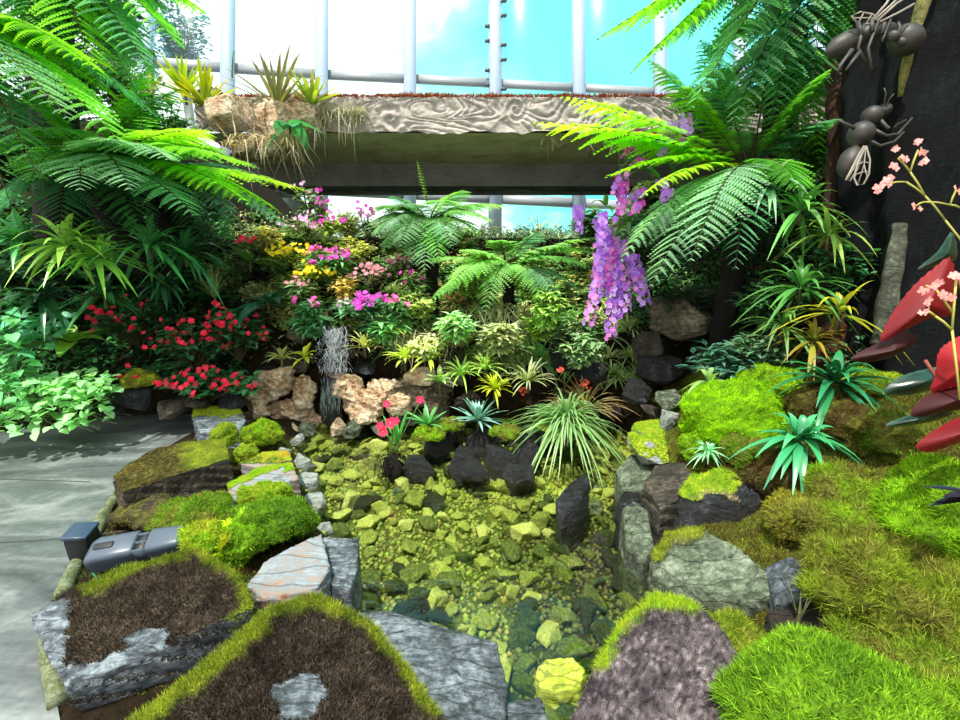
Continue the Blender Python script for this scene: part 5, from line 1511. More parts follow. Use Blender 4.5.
for (px, py, d, col, H, S, lab, ll) in fill:
    c = P(px, py, d) - ZUP * H * .7
    bush('shrub', lab, c, 44, H, S, ll * 1.35, ll * .55, 'shrub', None, col=np.minimum(col * 1.5 + .03, .8), per=14, top_only=False, kind='lance')

# small bromeliads and tufts above the pool
small = [
    (365, 350, 3.7, 34, .20, .015, hexc('#c4cc62'), hexc('#e0e0a0'), 'pale striped spider plant right of the upper waterfall'), (282, 362, 3.7, 32, .20, .015, hexc('#b8c860'), hexc('#dfe0a0'), 'pale striped spider plant left of the upper waterfall'),
    (305, 360, 3.7, 10, .16, .03, hexc('#a8bc2c'), hexc('#d0d040'), 'yellow-green upright tuft beside the upper waterfall'), (392, 336, 3.7, 30, .14, .016, hexc('#c8d02c'), hexc('#d8dc60'), 'bright yellow-green tuft by the pale stone'),
    (405, 362, 3.6, 34, .20, .022, hexc('#9cb83c'), hexc('#c6d060'), 'light green bromeliad above the tan wall'), (430, 362, 3.6, 34, .20, .022, hexc('#8fae3a'), hexc('#b8c850'), 'second light green bromeliad, right of the first'),
    (462, 378, 3.5, 40, .22, .016, hexc('#6fa844'), hexc('#a8c860'), 'green strap tuft in the middle above the island'), (485, 372, 3.5, 40, .22, .016, hexc('#86b450'), hexc('#b8d070'), 'pale green strap tuft right of the middle tuft'),
    (495, 392, 3.4, 46, .18, .013, hexc('#b8c81e'), hexc('#d2d840'), 'yellow-lime tuft behind the blue bromeliad'), (528, 385, 3.4, 50, .26, .012, hexc('#9aae6a'), hexc('#c8cfa0'), 'grey-green arching tuft left of the grassy plant'),
    (392, 330, 3.75, 18, .2, .03, hexc('#4f8f5c'), hexc('#7fb07a'), 'leafy green rosette above the yellow tuft'), (440, 385, 3.55, 16, .16, .03, hexc('#7fae5c'), hexc('#b0c890'), 'small green rosette on the tan ledge')]
for (px, py, d, n, L, W, col, tipc, lab) in small:
    rosette_plant('bromeliad' if 'bromeliad' in lab else 'grass_tuft', lab, P(px, py, d), n, L, W, 'bromeliad' if 'bromeliad' in lab else 'plant', col=col, tip=tipc, e0=.2, e1=1.35, droop=.45)

# island plants
rosette_plant('spider_plant', 'big grassy plant with long arching leaves on the pool island', G(566, 428, .08), 210, .50, .0115, 'plant', col=hexc('#4a8a3c'), tip=hexc('#9abc80'), e0=.05, e1=1.45, droop=.75, fold=.3, segs=8)
rosette_plant('spider_plant', 'reddish-tipped sedge behind the big grassy plant', G(584, 414, .08), 70, .46, .011, 'plant', col=hexc('#8a9a5a'), tip=hexc('#b8906a'), e0=.3, e1=1.4, droop=.5, fold=.2,
              flower=[(P(585, 385, 3.5), .05, FL_rust, 12), (P(525, 390, 3.45), .04, FL_rust, 10), (P(560, 372, 3.5), .04, FL_rust, 8)])
rosette_plant('bromeliad', 'silvery blue-green bromeliad on the island', G(478, 424, .07), 44, .23, .022, 'bromeliad', col=hexc('#6fb0a0'), tip=hexc('#9accc0'), e0=.1, e1=1.35, droop=.25, mat=M_gloss)
rosette_plant('strap_leaf_plant', 'fresh green spiky rosette on the island moss', G(428, 428, .07), 22, .18, .024, col=hexc('#4faa5c'), tip=hexc('#7fc87a'), e0=.1, e1=1.2, droop=.2)
rosette_plant('strap_leaf_plant', 'small upright green leaves beside the pink water flowers', G(397, 448, .0), 8, .23, .028, col=hexc('#4fa04a'), e0=.8, e1=1.5, droop=.1)
t = thing('water_flower', G(392, 462, -.12), 'plant with hot pink flowers on a root clump standing in the pool', 'flowering plant')
mb = MB(); n = 160
c = G(394, 456, -.02); dW = depth(c)
ribbons(mb, c + NR.normal(size=(n, 3)) * np.array([.05, .04, .03]), NR.normal(size=(n, 3)) * .5 + np.array([0, 0, -.9]), NR.uniform(.06, .2, n), .008, .2, 4, 'strand', 0, vary(hexc('#3c3420'), n, .5), wave=.6)
tube(mb, [c + ZUP * .02, c - ZUP * .05, c - ZUP * .27], [.035, .07, .05], 9, hexc('#3c3a20'), noise=.02)
mb.build('root_clump', M_fibre, t)
mb = MB()
for (px, py) in ((385, 426), (389, 404), (421, 400), (392, 424)):
    tube(mb, bez(c, c + ZUP * .05, P(px, py, dW), 8), .004, 5, hexc('#5f7a3a'))
rosette(mb, c, 14, .12, .02, col=hexc('#6f8a3c'), e0=.2, e1=1.3, droop=.3)
mb.build('stem', M_leaf, t)
for (px, py, s) in ((383, 432, 1.0), (391, 423, 1.2), (387, 404, .8), (420, 400, .8), (380, 426, .8), (396, 421, .8)):
    q = P(px, py, dW - .06)
    child('flower', FL_crim, t, q - np.array(t.location), Vector((0, 0, 1)).rotation_difference(Vector((rnd.uniform(-.3, .3), -.8, .5))), s)

# ---- hanging orchid cascade
FLC = {}
def flower_into(mb, q, nrm_, r, col, cen):
    rot = np.array(Vector((0, 0, 1)).rotation_difference(Vector([float(x) for x in nrm_])).to_matrix())
    a = np.arange(5) / 5 * 2 * PI + rnd.uniform(0, 1)
    dd = np.stack([np.cos(a), np.sin(a), np.full(5, .2)], 1) @ rot.T
    ribbons(mb, np.tile(q, (5, 1)), dd, r, r * .82, 0, 3, 'petal', .12, vary(col, 5, .15, .05), up=np.tile(rot[:, 2], (5, 1)))
    ribbons(mb, np.tile(q, (2, 1)), np.tile(nrm_, (2, 1)) + NR.normal(size=(2, 3)) * .3, r * .35, r * .3, 0, 2, 'ovate', 0, cen)
def spike(plant, A, B, me_list, n, r=.035, scale=1.0, arch=.03, keep=9):
    """a flowering stalk crowded with blossoms: the foremost ones are meshes of their own, the rest one mass"""
    A = np.asarray(A); B = np.asarray(B)
    mb = MB()
    pts = bez(A, (A + B) / 2 + np.array([0, -arch, arch]), B, 12)
    tube(mb, pts, .004, 5, hexc('#6f7a4a'))
    sp = mb.build('flower_spike', M_stem, plant)
    rest = MB()
    qs = []
    for k in range(n):
        u = .06 + .94 * (k + .5) / n
        q = np.array([np.interp(u, np.linspace(0, 1, 12), pts[:, i]) for i in range(3)])
        a = k * 2.4 + rnd.uniform(-.4, .4)
        o = nrm(np.array([math.cos(a), math.sin(a) * .8 - .3, rnd.uniform(-.3, .3)]))
        qs.append((q + o * r * rnd.uniform(.75, 1.1) * (1.0 - .25 * u), nrm(o + np.array([0, -.7, .15])), rnd.uniform(.85, 1.15) * (1.0 - .2 * u), rnd.choice(me_list)))
    qs.sort(key=lambda e: e[0][1])
    for k, (q, nn, s, me) in enumerate(qs):
        if k < keep:
            child('flower', me, sp, q - np.array(plant.location), Vector((0, 0, 1)).rotation_difference(Vector([float(x) for x in nn])), scale * s)
        else:
            flower_into(rest, q, nn, .030 * scale * s, *FLC[me.name])
    if n > keep:
        o = rest.build('flower_mass', M_petal, sp)
        o.location = -Vector(sp.location); o.location = (0, 0, 0)
        o.data.transform(Matrix.Translation(Vector(sp.location) - Vector(plant.location)))
        o['kind'] = 'stuff'
    return sp
for m_, ca, cb in ((FL_purple, '#b070e0', '#e878cc'), (FL_lilac, '#d2a6f0', '#d860c0'), (FL_vpink, '#e08ada', '#fff0f0'), (FL_vmag, '#cc44c0', '#ffd0f0'), (FL_pink, '#e85ab0', '#fff0a0'), (FL_pale, '#dba8d4', '#fff4d0')):
    FLC[m_.name] = (hexc(ca), hexc(cb))
base = P(628, 222, 3.6)
t = thing('hanging_orchid', base, 'long cascade of purple and lilac orchid spikes at the right of the pool', 'orchid')
mb = MB(); rosette(mb, base, 14, .3, .04, col=hexc('#4f7f3a'), e0=-.2, e1=.9, droop=.4); mb.build('foliage', M_leaf, t)
dO = 3.45
LP = [FL_lilac, FL_purple, FL_vpink]; PP = [FL_purple, FL_purple, FL_lilac]
for (x0, y0, x1, y1, ml, n) in [(600, 216, 604, 262, PP, 14), (606, 225, 596, 300, LP, 20), (612, 232, 611, 338, LP, 30), (604, 252, 588, 326, [FL_vpink, FL_lilac], 18), (620, 235, 626, 312, LP, 20), (630, 252, 646, 306, PP, 14), (612, 240, 606, 290, [FL_vpink, FL_vmag], 16), (618, 258, 616, 318, PP, 16), (600, 240, 600, 285, LP, 12), (634, 262, 640, 292, LP, 8)]:
    spike(t, P(x0, y0, dO), P(x1, y1, dO - .04), ml, int(n * 2.6), r=.044, scale=.92)
base = P(598, 205, 3.3)
t = thing('hanging_orchid', base, 'two short violet orchid spikes just above the cascade', 'orchid')
mb = MB(); rosette(mb, base + np.array([.1, .2, 0]), 8, .2, .03, col=hexc('#4f7f3a'), e0=-.2, e1=.9, droop=.4); mb.build('foliage', M_leaf, t)
spike(t, P(578, 206, 3.2), P(579, 232, 3.2), PP, 22, r=.026, scale=.75)
spike(t, P(602, 212, 3.15), P(603, 240, 3.15), PP, 26, r=.026, scale=.75)
def orchid_group(label, basepx, spikes, d, ml, scale=.85):
    base = P(*basepx)
    t = thing('hanging_orchid', base, label, 'orchid')
    mb = MB(); rosette(mb, base, 10, .24, .03, col=hexc('#4f7f3a'), e0=-.3, e1=.9, droop=.4); mb.build('foliage', M_leaf, t)
    for (x0, y0, x1, y1, n) in spikes:
        spike(t, P(x0, y0, d), P(x1, y1, d), ml, int(n * 1.7), r=.028, scale=scale)
orchid_group('magenta orchid spikes hanging above the cascade, under the vivid fern frond', (640, 170, 3.3), [(626, 172, 612, 196, 10), (624, 180, 620, 214, 12), (632, 192, 616, 220, 8), (642, 190, 638, 200, 6), (640, 204, 634, 214, 9)], 3.15, [FL_vmag, FL_vpink, FL_purple])
orchid_group('pink orchid blooms at the right end of the beam', (650, 150, 3.4), [(640, 132, 632, 142, 9), (656, 130, 652, 140, 7), (630, 148, 624, 158, 6), (644, 160, 632, 168, 7)], 3.25, [FL_vmag, FL_pink])
orchid_group('pale lilac orchid spikes under the right tree fern', (690, 130, 3.4), [(672, 122, 664, 156, 12), (686, 116, 682, 150, 12), (664, 140, 662, 158, 7), (690, 128, 676, 148, 7)], 3.2, [FL_pale, FL_lilac], 1.0)
orchid_group('short violet orchid spikes right of the cascade top', (675, 180, 3.3), [(668, 190, 664, 204, 9), (672, 210, 664, 230, 9), (660, 182, 666, 190, 6)], 3.1, [FL_lilac, FL_purple])

# ---------------- right side plants
right = [
    ('strap_leaf_plant', 800, 215, 2.9, 18, .34, .05, hexc('#4a8a42'), hexc('#6fa858'), 'bright strap-leaf plant high on the right trunk'),
    ('strap_leaf_plant', 768, 192, 3.0, 12, .34, .04, hexc('#5f966a'), hexc('#8fb894'), 'pale narrow-leaf plant left of the bright strap-leaf plant'),
    ('strap_leaf_plant', 828, 240, 2.8, 14, .30, .04, hexc('#5f9040'), hexc('#90b050'), 'yellow-green epiphyte on the red-brown trunk'),
    ('strap_leaf_plant', 800, 292, 2.8, 18, .36, .045, hexc('#3f7f40'), hexc('#62a04c'), 'mid-green strap-leaf plant beside the red-brown trunk'),
    ('strap_leaf_plant', 782, 330, 2.8, 16, .30, .035, hexc('#4f8a44'), hexc('#88b060'), 'arching narrow leaves above the dark shrub'),
    ('strap_leaf_plant', 812, 345, 2.7, 14, .26, .03, hexc('#8c9430'), hexc('#b88a38'), 'yellowing orange-stemmed grass tuft on the right'),
    ('strap_leaf_plant', 838, 318, 2.6, 9, .34, .036, hexc('#7c9430'), hexc('#c4b42c'), 'plant with drooping yellow leaves by the tree base'),
    ('strap_leaf_plant', 832, 388, 2.35, 22, .34, .058, hexc('#1c5f38'), hexc('#348a54'), 'upper glossy dark strap-leaf plant on the moss'),
    ('strap_leaf_plant', 798, 446, 2.05, 20, .24, .052, hexc('#1f7040'), hexc('#45a068'), 'lower glossy strap-leaf plant on the brown moss clump'),
    ('strap_leaf_plant', 708, 386, 2.75, 7, .20, .04, hexc('#7fae5c'), hexc('#b8cf8a'), 'small pale-edged leaf plant behind the vivid mound'),
    ('strap_leaf_plant', 707, 456, 2.4, 22, .10, .016, hexc('#5fae7a'), hexc('#9fd0a8'), 'tiny blue-green rosette at the foot of the vivid mound')]
for (nm, px, py, d, n, L, W, col, tipc, lab) in right:
    rosette_plant(nm, lab, P(px, py, d), int(n * 1.9), L, W * .72, col=col, tip=tipc, e0=-.3, e1=1.3, droop=.6, mat=M_gloss if 'gloss' in lab else M_leaf, kind='lance')
rbush = [
    (722, 362, 2.95, hexc('#3f6f5c'), .26, .24, 'dense dark green shrub right of the olive boulder', .07), (755, 350, 2.9, hexc('#45684a'), .24, .18, 'grey-green shrub behind the vivid moss mound', .06),
    (845, 265, 2.9, hexc('#2f6a42'), .40, .22, 'fine dark shrub in front of the tree trunk', .07), (862, 240, 3.0, hexc('#2c5c3c'), .30, .18, 'shaded fine-leaved shrub under the carved bee', .06),
    (700, 230, 3.6, hexc('#3a5f46'), .5, .3, 'shaded shrub mass below the right tree fern', .08), (760, 250, 3.4, hexc('#34583c'), .5, .26, 'dark shrub behind the right strap leaves', .08),
    (810, 140, 3.6, hexc('#4f8a3c'), .5, .3, 'leafy climber behind the carved bee', .08), (790, 80, 3.9, hexc('#3f7a3c'), .6, .35, 'tall green climber right of the tree fern crown', .09), (850, 20, 3.6, hexc('#6f9a3c'), .4, .3, 'sunlit leaves behind the carved ant', .08),
    (720, 100, 4.2, hexc('#3a6a44'), .6, .4, 'hazy green shrub behind the right tree fern fronds', .1), (690, 300, 3.8, hexc('#2c4a34'), .3, .25, 'dark low shrub over the olive boulders', .07), (770, 300, 3.1, hexc('#2f5a38'), .3, .2, 'dark understory shrub right of the boulders', .07)]
for (px, py, d, col, H, S, lab, ll) in rbush:
    c = P(px, py, d) - ZUP * H * .6
    bush('shrub', lab, c, 60, H, S, ll * 1.2, ll * .45, 'shrub', None, col=col * 1.5 + .015, per=14, top_only=False, kind='lance')
lbush = [
    (30, 270, 3.7, hexc('#234a2e'), .4, .35, 'dark shrub at the left edge behind the strap leaves', .09), (120, 270, 3.9, hexc('#234a2e'), .4, .3, 'dark shrub between the two dark fern trunks', .08), (200, 235, 4.2, hexc('#4f7a4a'), .4, .25, 'soft green shrub under the bright frond tips', .06),
    (230, 270, 4.2, hexc('#7a9a5c'), .36, .25, 'pale green shrub behind the red bed', .06), (60, 60, 4.2, hexc('#2f6438'), .8, .6, 'dense shrub behind the left tree fern fronds', .1), (10, 140, 3.9, hexc('#24502e'), .7, .4, 'dark leafy shrub at the left edge, fern height', .1),
    (150, 130, 4.6, hexc('#3a6a3c'), .5, .4, 'green shrub under the bromeliads at left', .08), (110, 20, 4.8, hexc('#3f7a3c'), .7, .5, 'tall shrub near the top left of the glass', .1), (120, 80, 4.7, hexc('#4f8a48'), .7, .4, 'feathery green shrub below the outdoor tree, left of the bromeliads', .09), (165, 120, 4.9, hexc('#5f8f54'), .5, .35, 'grey-green shrub at the foot of the yellow bromeliads', .08), (40, 110, 4.3, hexc('#3f7a44'), .8, .45, 'mid green shrub between the left fern crowns', .1), (70, 170, 4.4, hexc('#3a7040'), .7, .5, 'leafy shrub behind the large left tree fern', .1)]
for (px, py, d, col, H, S, lab, ll) in lbush:
    c = P(px, py, d) - ZUP * H * .6
    bush('shrub', lab, c, 50, H, S, ll * 1.2, ll * .5, 'shrub', None, col=col, per=14, top_only=False)
# pale bushes behind the bridge
for (px, d, lab) in [(540, 7.9, 'pale silvery bush under the beam, behind the light green fern'), (600, 8.0, 'pale silvery bush under the beam, behind the violet spikes'), (470, 8.0, 'silvery bush glimpsed under the beam above the broad fern'), (400, 8.0, 'silvery bush under the beam, left of the broad fern')]:
    c = P(px, 250, d)
    bush('silvery_bush', lab, c, 40, .55, .5, .09, .04, 'shrub', None, col=hexc('#b6c2b0'), per=14, top_only=False)

# ---- big dark tree, red-brown trunk and mossy post at the right
def trunk(name, label, pts, rad, mat, col, noise=.05, flute=5, flam=.14, sides=40, cat='tree', seed=1):
    pts = np.array(pts)
    n = 60
    tt = np.linspace(0, len(pts) - 1, n)
    pp = np.stack([np.interp(tt, np.arange(len(pts)), pts[:, i]) for i in range(3)], 1)
    for _ in range(3): pp[1:-1] = (pp[:-2] + pp[1:-1] * 2 + pp[2:]) / 4
    rr = np.interp(tt, np.arange(len(rad)), rad)
    mb = MB(); tube(mb, pp, rr, sides, col, noise=noise, seed=seed, flute=flute, flam=flam)
    t = thing(name, pp[0], label, cat)
    mb.build('trunk', mat, t)
    return t
tr_ = trunk('tree', 'massive dark fluted tree trunk at the right carrying the carved insects', [P(925, 420, 2.75), P(922, 300, 2.75), P(918, 180, 2.75), P(930, 60, 2.75), P(950, -80, 2.75), P(965, -220, 2.75)], [.40, .32, .30, .32, .36, .4], M_bark, hexc('#20242a'), noise=.06, flute=6, flam=.16)
mb = MB(); tube(mb, bez(P(900, 96, 2.56), P(908, 40, 2.38), P(945, -60, 2.42), 20), np.linspace(.012, .042, 20), 10, hexc('#8a8a4a'), noise=.01)
o = mb.build('root', stonemat('olive_root', [(0.3, hexc('#4a4a20')), (0.6, hexc('#8a8848')), (0.8, hexc('#a8a468'))], scale=9, rough=.8, bump=.6), tr_); o['label'] = 'olive mossy aerial root'
trunk('post', 'grey mossy leaning post at the foot of the dark tree', [P(880, 345, 2.5), P(886, 310, 2.5), P(893, 270, 2.5), P(899, 225, 2.52)], [.042, .046, .042, .034], stonemat('mossy_post', [(0.3, hexc('#1c2018')), (0.5, hexc('#474c3e')), (0.75, hexc('#8a8f78'))], scale=9, rough=.8, bump=.8), hexc('#6a6a58'), noise=.02, flute=3, flam=.1, sides=16, cat='post')
trunk('tree', 'red-brown bark trunk behind the right strap leaves', [P(838, 400, 3.0), P(840, 320, 3.0), P(846, 240, 3.05), P(850, 160, 3.1), P(846, 60, 3.2)], [.17, .15, .13, .12, .11], M_redbark, hexc('#4a2a18'), noise=.03, flute=4, flam=.08, sides=24)

# ---- carved insects
def ellip_chain(mb, pts, rad, sides=18, col=(.2, .18, .16)):
    pts = np.array(pts); n = 48
    tt = np.linspace(0, len(pts) - 1, n)
    pp = np.stack([np.interp(tt, np.arange(len(pts)), pts[:, i]) for i in range(3)], 1)
    rr = np.interp(tt, np.arange(len(rad)), rad)
    for _ in range(2):
        rr[1:-1] = (rr[:-2] + 2 * rr[1:-1] + rr[2:]) / 4
        pp[1:-1] = (pp[:-2] + pp[1:-1] * 2 + pp[2:]) / 4
    tube(mb, pp, rr, sides, col)
def bulbs(c, segs):
    """centres (px,py,d) and radii (px) of body bulbs -> a pinched continuous profile"""
    P_, R_ = [], []
    for k, (x, y, r, l) in enumerate(segs):
        x1, y1 = (segs[k + 1][0], segs[k + 1][1]) if k + 1 < len(segs) else (2 * x - segs[k - 1][0], 2 * y - segs[k - 1][1])
        x0, y0 = (segs[k - 1][0], segs[k - 1][1]) if k else (2 * x - x1, 2 * y - y1)
        ux, uy = (x1 - x0), (y1 - y0); q = math.hypot(ux, uy); ux /= q; uy /= q
        for s in (-1, -.75, -.4, 0, .4, .75, 1):
            P_.append(P(x + ux * l * s, y + uy * l * s, c)); R_.append(max(.12, math.sqrt(max(0, 1 - s * s))) * r / FOC * c)
    return P_, R_
dI = 2.40
t = thing('bee_sculpture', P(862, 135, dI), 'carved bee with pale lattice wings climbing the dark tree trunk', 'sculpture')
mb = MB(); pp, rr = bulbs(dI, [(850, 162, 11, 17), (861, 134, 12.5, 13), (872, 116, 10, 10), (884, 110, 6.5, 8)]); ellip_chain(mb, pp, rr, col=hexc('#5a544c')); mb.build('body', M_carve, t)
def wing(outline, d, parent, inner):
    mb = MB()
    pts = np.array([P(x, y, d) for x, y in outline + outline[:1]])
    tube(mb, pts, .0045, 6, hexc('#a39c90'))
    for a in inner:
        tube(mb, [P(x, y, d) for x, y in a], .003, 5, hexc('#a39c90'))
    mb.build('wing', M_wire, parent)
wing([(866, 146), (870, 160), (869, 174), (864, 184), (857, 185), (854, 178), (858, 162)], dI - .1, t, [[(866, 146), (864, 165), (858, 184)], [(857, 166), (863, 162), (870, 163)], [(855, 175), (862, 172), (869, 172)], [(864, 165), (867, 176), (864, 184)]])
wing([(864, 146), (858, 156), (850, 172), (846, 180), (850, 181), (858, 168)], dI - .09, t, [[(864, 146), (854, 168), (847, 180)], [(856, 160), (860, 162)], [(852, 170), (856, 170)]])
for leg in ([(880, 120), (888, 128), (896, 126), (906, 120)], [(874, 130), (886, 136), (898, 134), (912, 118)], [(868, 140), (880, 146), (894, 142), (904, 132)], [(858, 130), (846, 124), (838, 120)]):
    mb = MB(); tube(mb, [P(x, y, dI - .02) for x, y in leg], np.linspace(.010, .005, len(leg)), 7, hexc('#5a544c')); mb.build('leg', M_carve, t)
for an in ([(886, 106), (890, 98), (894, 94)], [(884, 104), (886, 94), (884, 88)]):
    mb = MB(); tube(mb, [P(x, y, dI - .03) for x, y in an], .004, 5, hexc('#5a544c')); mb.build('antenna', M_carve, t)
t = thing('ant_sculpture', P(875, 45, dI), 'carved ant clinging upright to the dark tree above the bee', 'sculpture')
mb = MB(); pp, rr = bulbs(dI, [(846, 44, 12, 22), (868, 34, 9, 12), (886, 32, 9, 11), (906, 40, 15, 17)]); ellip_chain(mb, pp, rr, col=hexc('#4f4942')); mb.build('body', M_carve, t)
for leg in ([(862, 36), (858, 22), (864, 24), (858, 48), (866, 62)], [(872, 32), (872, 20), (878, 22), (868, 48), (872, 70)], [(882, 34), (884, 24), (890, 20), (884, 36), (882, 42)], [(852, 50), (846, 58), (840, 66), (838, 72)], [(860, 52), (852, 62), (846, 70)], [(896, 36), (900, 28), (898, 22)]):
    mb = MB(); tube(mb, [P(x, y, dI - .12) for x, y in leg], np.linspace(.011, .006, len(leg)), 7, hexc('#5a544c')); mb.build('leg', M_carve, t)
wing([(858, 24), (852, 16), (860, 12), (872, 14), (880, 20), (870, 24)], dI - .08, t, [[(858, 24), (864, 12)], [(866, 24), (872, 14)], [(854, 18), (878, 18)]])
for rod in ([(872, 22), (890, 6), (900, -4)], [(876, 22), (896, 4), (908, -4)], [(880, 22), (900, 12), (914, 4)], [(872, 20), (886, 4), (892, -6)]):
    mb = MB(); tube(mb, [P(x, y, dI - .1) for x, y in rod], .006, 6, hexc('#8a837a')); mb.build('antenna', M_wire, t)
mb = MB(); pp, rr = bulbs(dI - .16, [(894, 36, 5, 6), (902, 42, 4, 5)]); ellip_chain(mb, pp, rr, 10, hexc('#8a837a')); mb.build('jaw', M_carve, t)

# ---- red-leaved begonia at the right edge, with its pink flower sprays
def bigleaf(mb, outline, d0, d1, col, col2, mid):
    """a broad thin leaf from an outline, domed along its midrib"""
    o2 = np.array(outline, float); m_ = len(o2)
    fine = []
    for k in range(m_):
        p0, p1, p2, p3 = o2[k - 1], o2[k], o2[(k + 1) % m_], o2[(k + 2) % m_]
        for u in np.linspace(0, 1, 6, endpoint=False):
            fine.append(.5 * (2 * p1 + (p2 - p0) * u + (2 * p0 - 5 * p1 + 4 * p2 - p3) * u * u + (3 * p1 - p0 - 3 * p2 + p3) * u ** 3))
    ctr = np.array(mid[:2])
    outline = [tuple(ctr + (q - ctr) * (1 + (.03 if k % 2 else -.02))) for k, q in enumerate(fine)]
    o = np.array([P(x, y, d0 + (d1 - d0) * k / len(outline)) for k, (x, y) in enumerate(outline)])
    c = np.array(P(*mid))
    n = len(o)
    rings = [c[None] * (1 - u) + o * u + FW * .03 * u * u for u in (.0, .25, .5, .75, 1.0)]
    v = np.concatenate(rings)
    q = []
    for r in range(4):
        for i in range(n):
            q.append([r * n + i, r * n + (i + 1) % n, (r + 1) * n + (i + 1) % n, (r + 1) * n + i])
    cc = np.concatenate([np.tile(np.asarray(col) * (1 - u * .0) * (1 if k % 2 else 1.0), (n, 1)) for k, u in enumerate((0, .25, .5, .75, 1))])
    cc[-n:] = col2
    mb.add(v, q, None, cc * (1 + .25 * vnoise(v * 40, 4))[:, None])
t = thing('begonia', P(985, 430, 1.5), 'large red-backed begonia leaves reaching in from the right edge', 'plant')
RD = hexc('#6a0a12'); RD2 = hexc('#c8343c')
for (ol, d0, d1, mid, col) in [
    ([(960, 258), (940, 268), (918, 288), (900, 312), (888, 336), (892, 340), (912, 330), (936, 318), (962, 310)], 1.7, 1.7, (928, 305, 1.66), RD),
    ([(900, 332), (882, 344), (866, 352), (858, 360), (880, 362), (910, 352), (925, 336)], 1.75, 1.75, (895, 350, 1.72), hexc('#32080c')),
    ([(990, 330), (962, 340), (948, 352), (944, 376), (940, 392), (960, 388), (995, 380)], 1.5, 1.5, (965, 365, 1.46), hexc('#8e1018')),
    ([(1000, 380), (960, 388), (936, 396), (920, 412), (926, 418), (960, 412), (1000, 402)], 1.5, 1.5, (958, 400, 1.46), hexc('#420a10')),
    ([(1000, 408), (966, 420), (940, 434), (925, 448), (940, 454), (970, 444), (1000, 436)], 1.45, 1.45, (965, 432, 1.42), RD)]:
    mb = MB(); bigleaf(mb, ol, d0, d1, col, col * 1.2, mid); mb.build('leaf', M_redleaf, t)
for (ol, d, mid) in [([(960, 366), (930, 370), (905, 378), (890, 392), (912, 396), (940, 390), (960, 384)], 1.8, (925, 382, 1.78)), ([(960, 405), (930, 412), (896, 424), (900, 428), (935, 424), (960, 416)], 1.6, (930, 417, 1.58)), ([(960, 230), (945, 250), (925, 268), (950, 262), (965, 255)], 1.75, (947, 254, 1.73))]:
    mb = MB(); bigleaf(mb, ol, d, d, hexc('#24382f'), hexc('#3f5a4c'), mid); o = mb.build('leaf', M_gloss, t); o['label'] = 'grey-green leaf upper side'
mb = MB()
for pts in ([(985, 430), (965, 400), (955, 345)], [(985, 430), (950, 400), (925, 360)], [(985, 430), (960, 420)], [(985, 430), (975, 330), (958, 275)]):
    tube(mb, bez(P(*pts[0], 1.55), P(*pts[len(pts) // 2], 1.6), P(*pts[-1], 1.65), 10), .006, 6, hexc('#7a3a30'))
tube(mb, [P(985, 430, 1.5), P(1000, 480, 1.5), P(1010, 560, 1.5)], .02, 8, hexc('#5a3a28'))
mb.build('stem', M_stem, t)
def spray(label, root, nodes, tips, d):
    t = thing('flower_spray', P(*root, d), label, 'flower')
    mb = MB()
    for a, b in nodes: tube(mb, [P(*a, d), P((a[0] + b[0]) / 2, (a[1] + b[1]) / 2 - 1, d), P(*b, d)], .0035, 5, hexc('#a3a04a'))
    mb.build('stem', M_stem, t)
    for (x, y) in tips:
        for k in range(3):
            q = P(x + rnd.uniform(-4, 4), y + rnd.uniform(-3, 3), d - .01)
            child('flower', FL_peach, t, q - np.array(t.location), Vector((0, 0, 1)).rotation_difference(Vector((rnd.uniform(-.5, .5), -.8, rnd.uniform(-.3, .5)))), rnd.uniform(.7, 1.1))
spray('arching spray of small peach-pink flowers before the dark trunk', (975, 260), [((975, 260), (945, 220)), ((945, 220), (925, 196)), ((925, 196), (910, 172)), ((925, 196), (906, 182)), ((906, 182), (888, 184)), ((910, 172), (918, 150)), ((910, 172), (898, 158)), ((925, 202), (950, 205)), ((950, 205), (960, 208)), ((925, 202), (916, 206)), ((950, 205), (956, 190))],
      [(918, 142), (924, 152), (898, 150), (904, 160), (922, 162), (886, 182), (894, 166), (880, 186), (876, 190), (916, 206), (956, 190), (888, 176)], 1.75)
spray('small peach-pink flower spray in front of the red leaf', (960, 400), [((960, 400), (952, 330)), ((952, 330), (935, 316)), ((952, 330), (956, 280)), ((952, 312), (936, 290)), ((936, 290), (926, 286)), ((935, 316), (924, 310))], [(926, 290), (930, 302), (924, 310), (956, 278), (950, 298), (942, 296), (936, 284)], 1.45)
rosette_plant('strap_leaf_plant', 'dark purple leaf tip poking in at the right edge above the bright moss', P(972, 503, 1.35), 4, .12, .03, col=hexc('#2a2c38'), e0=-.2, e1=.2, droop=.05, mat=M_gloss, kind='lance', az=(2.7, 3.5))
rosette_plant('sedge', 'few pale grass blades beside the small pale rock', P(798, 622, 1.5), 9, .12, .006, col=hexc('#a8b088'), e0=.8, e1=1.5, droop=.15, fold=0, kind='strand')

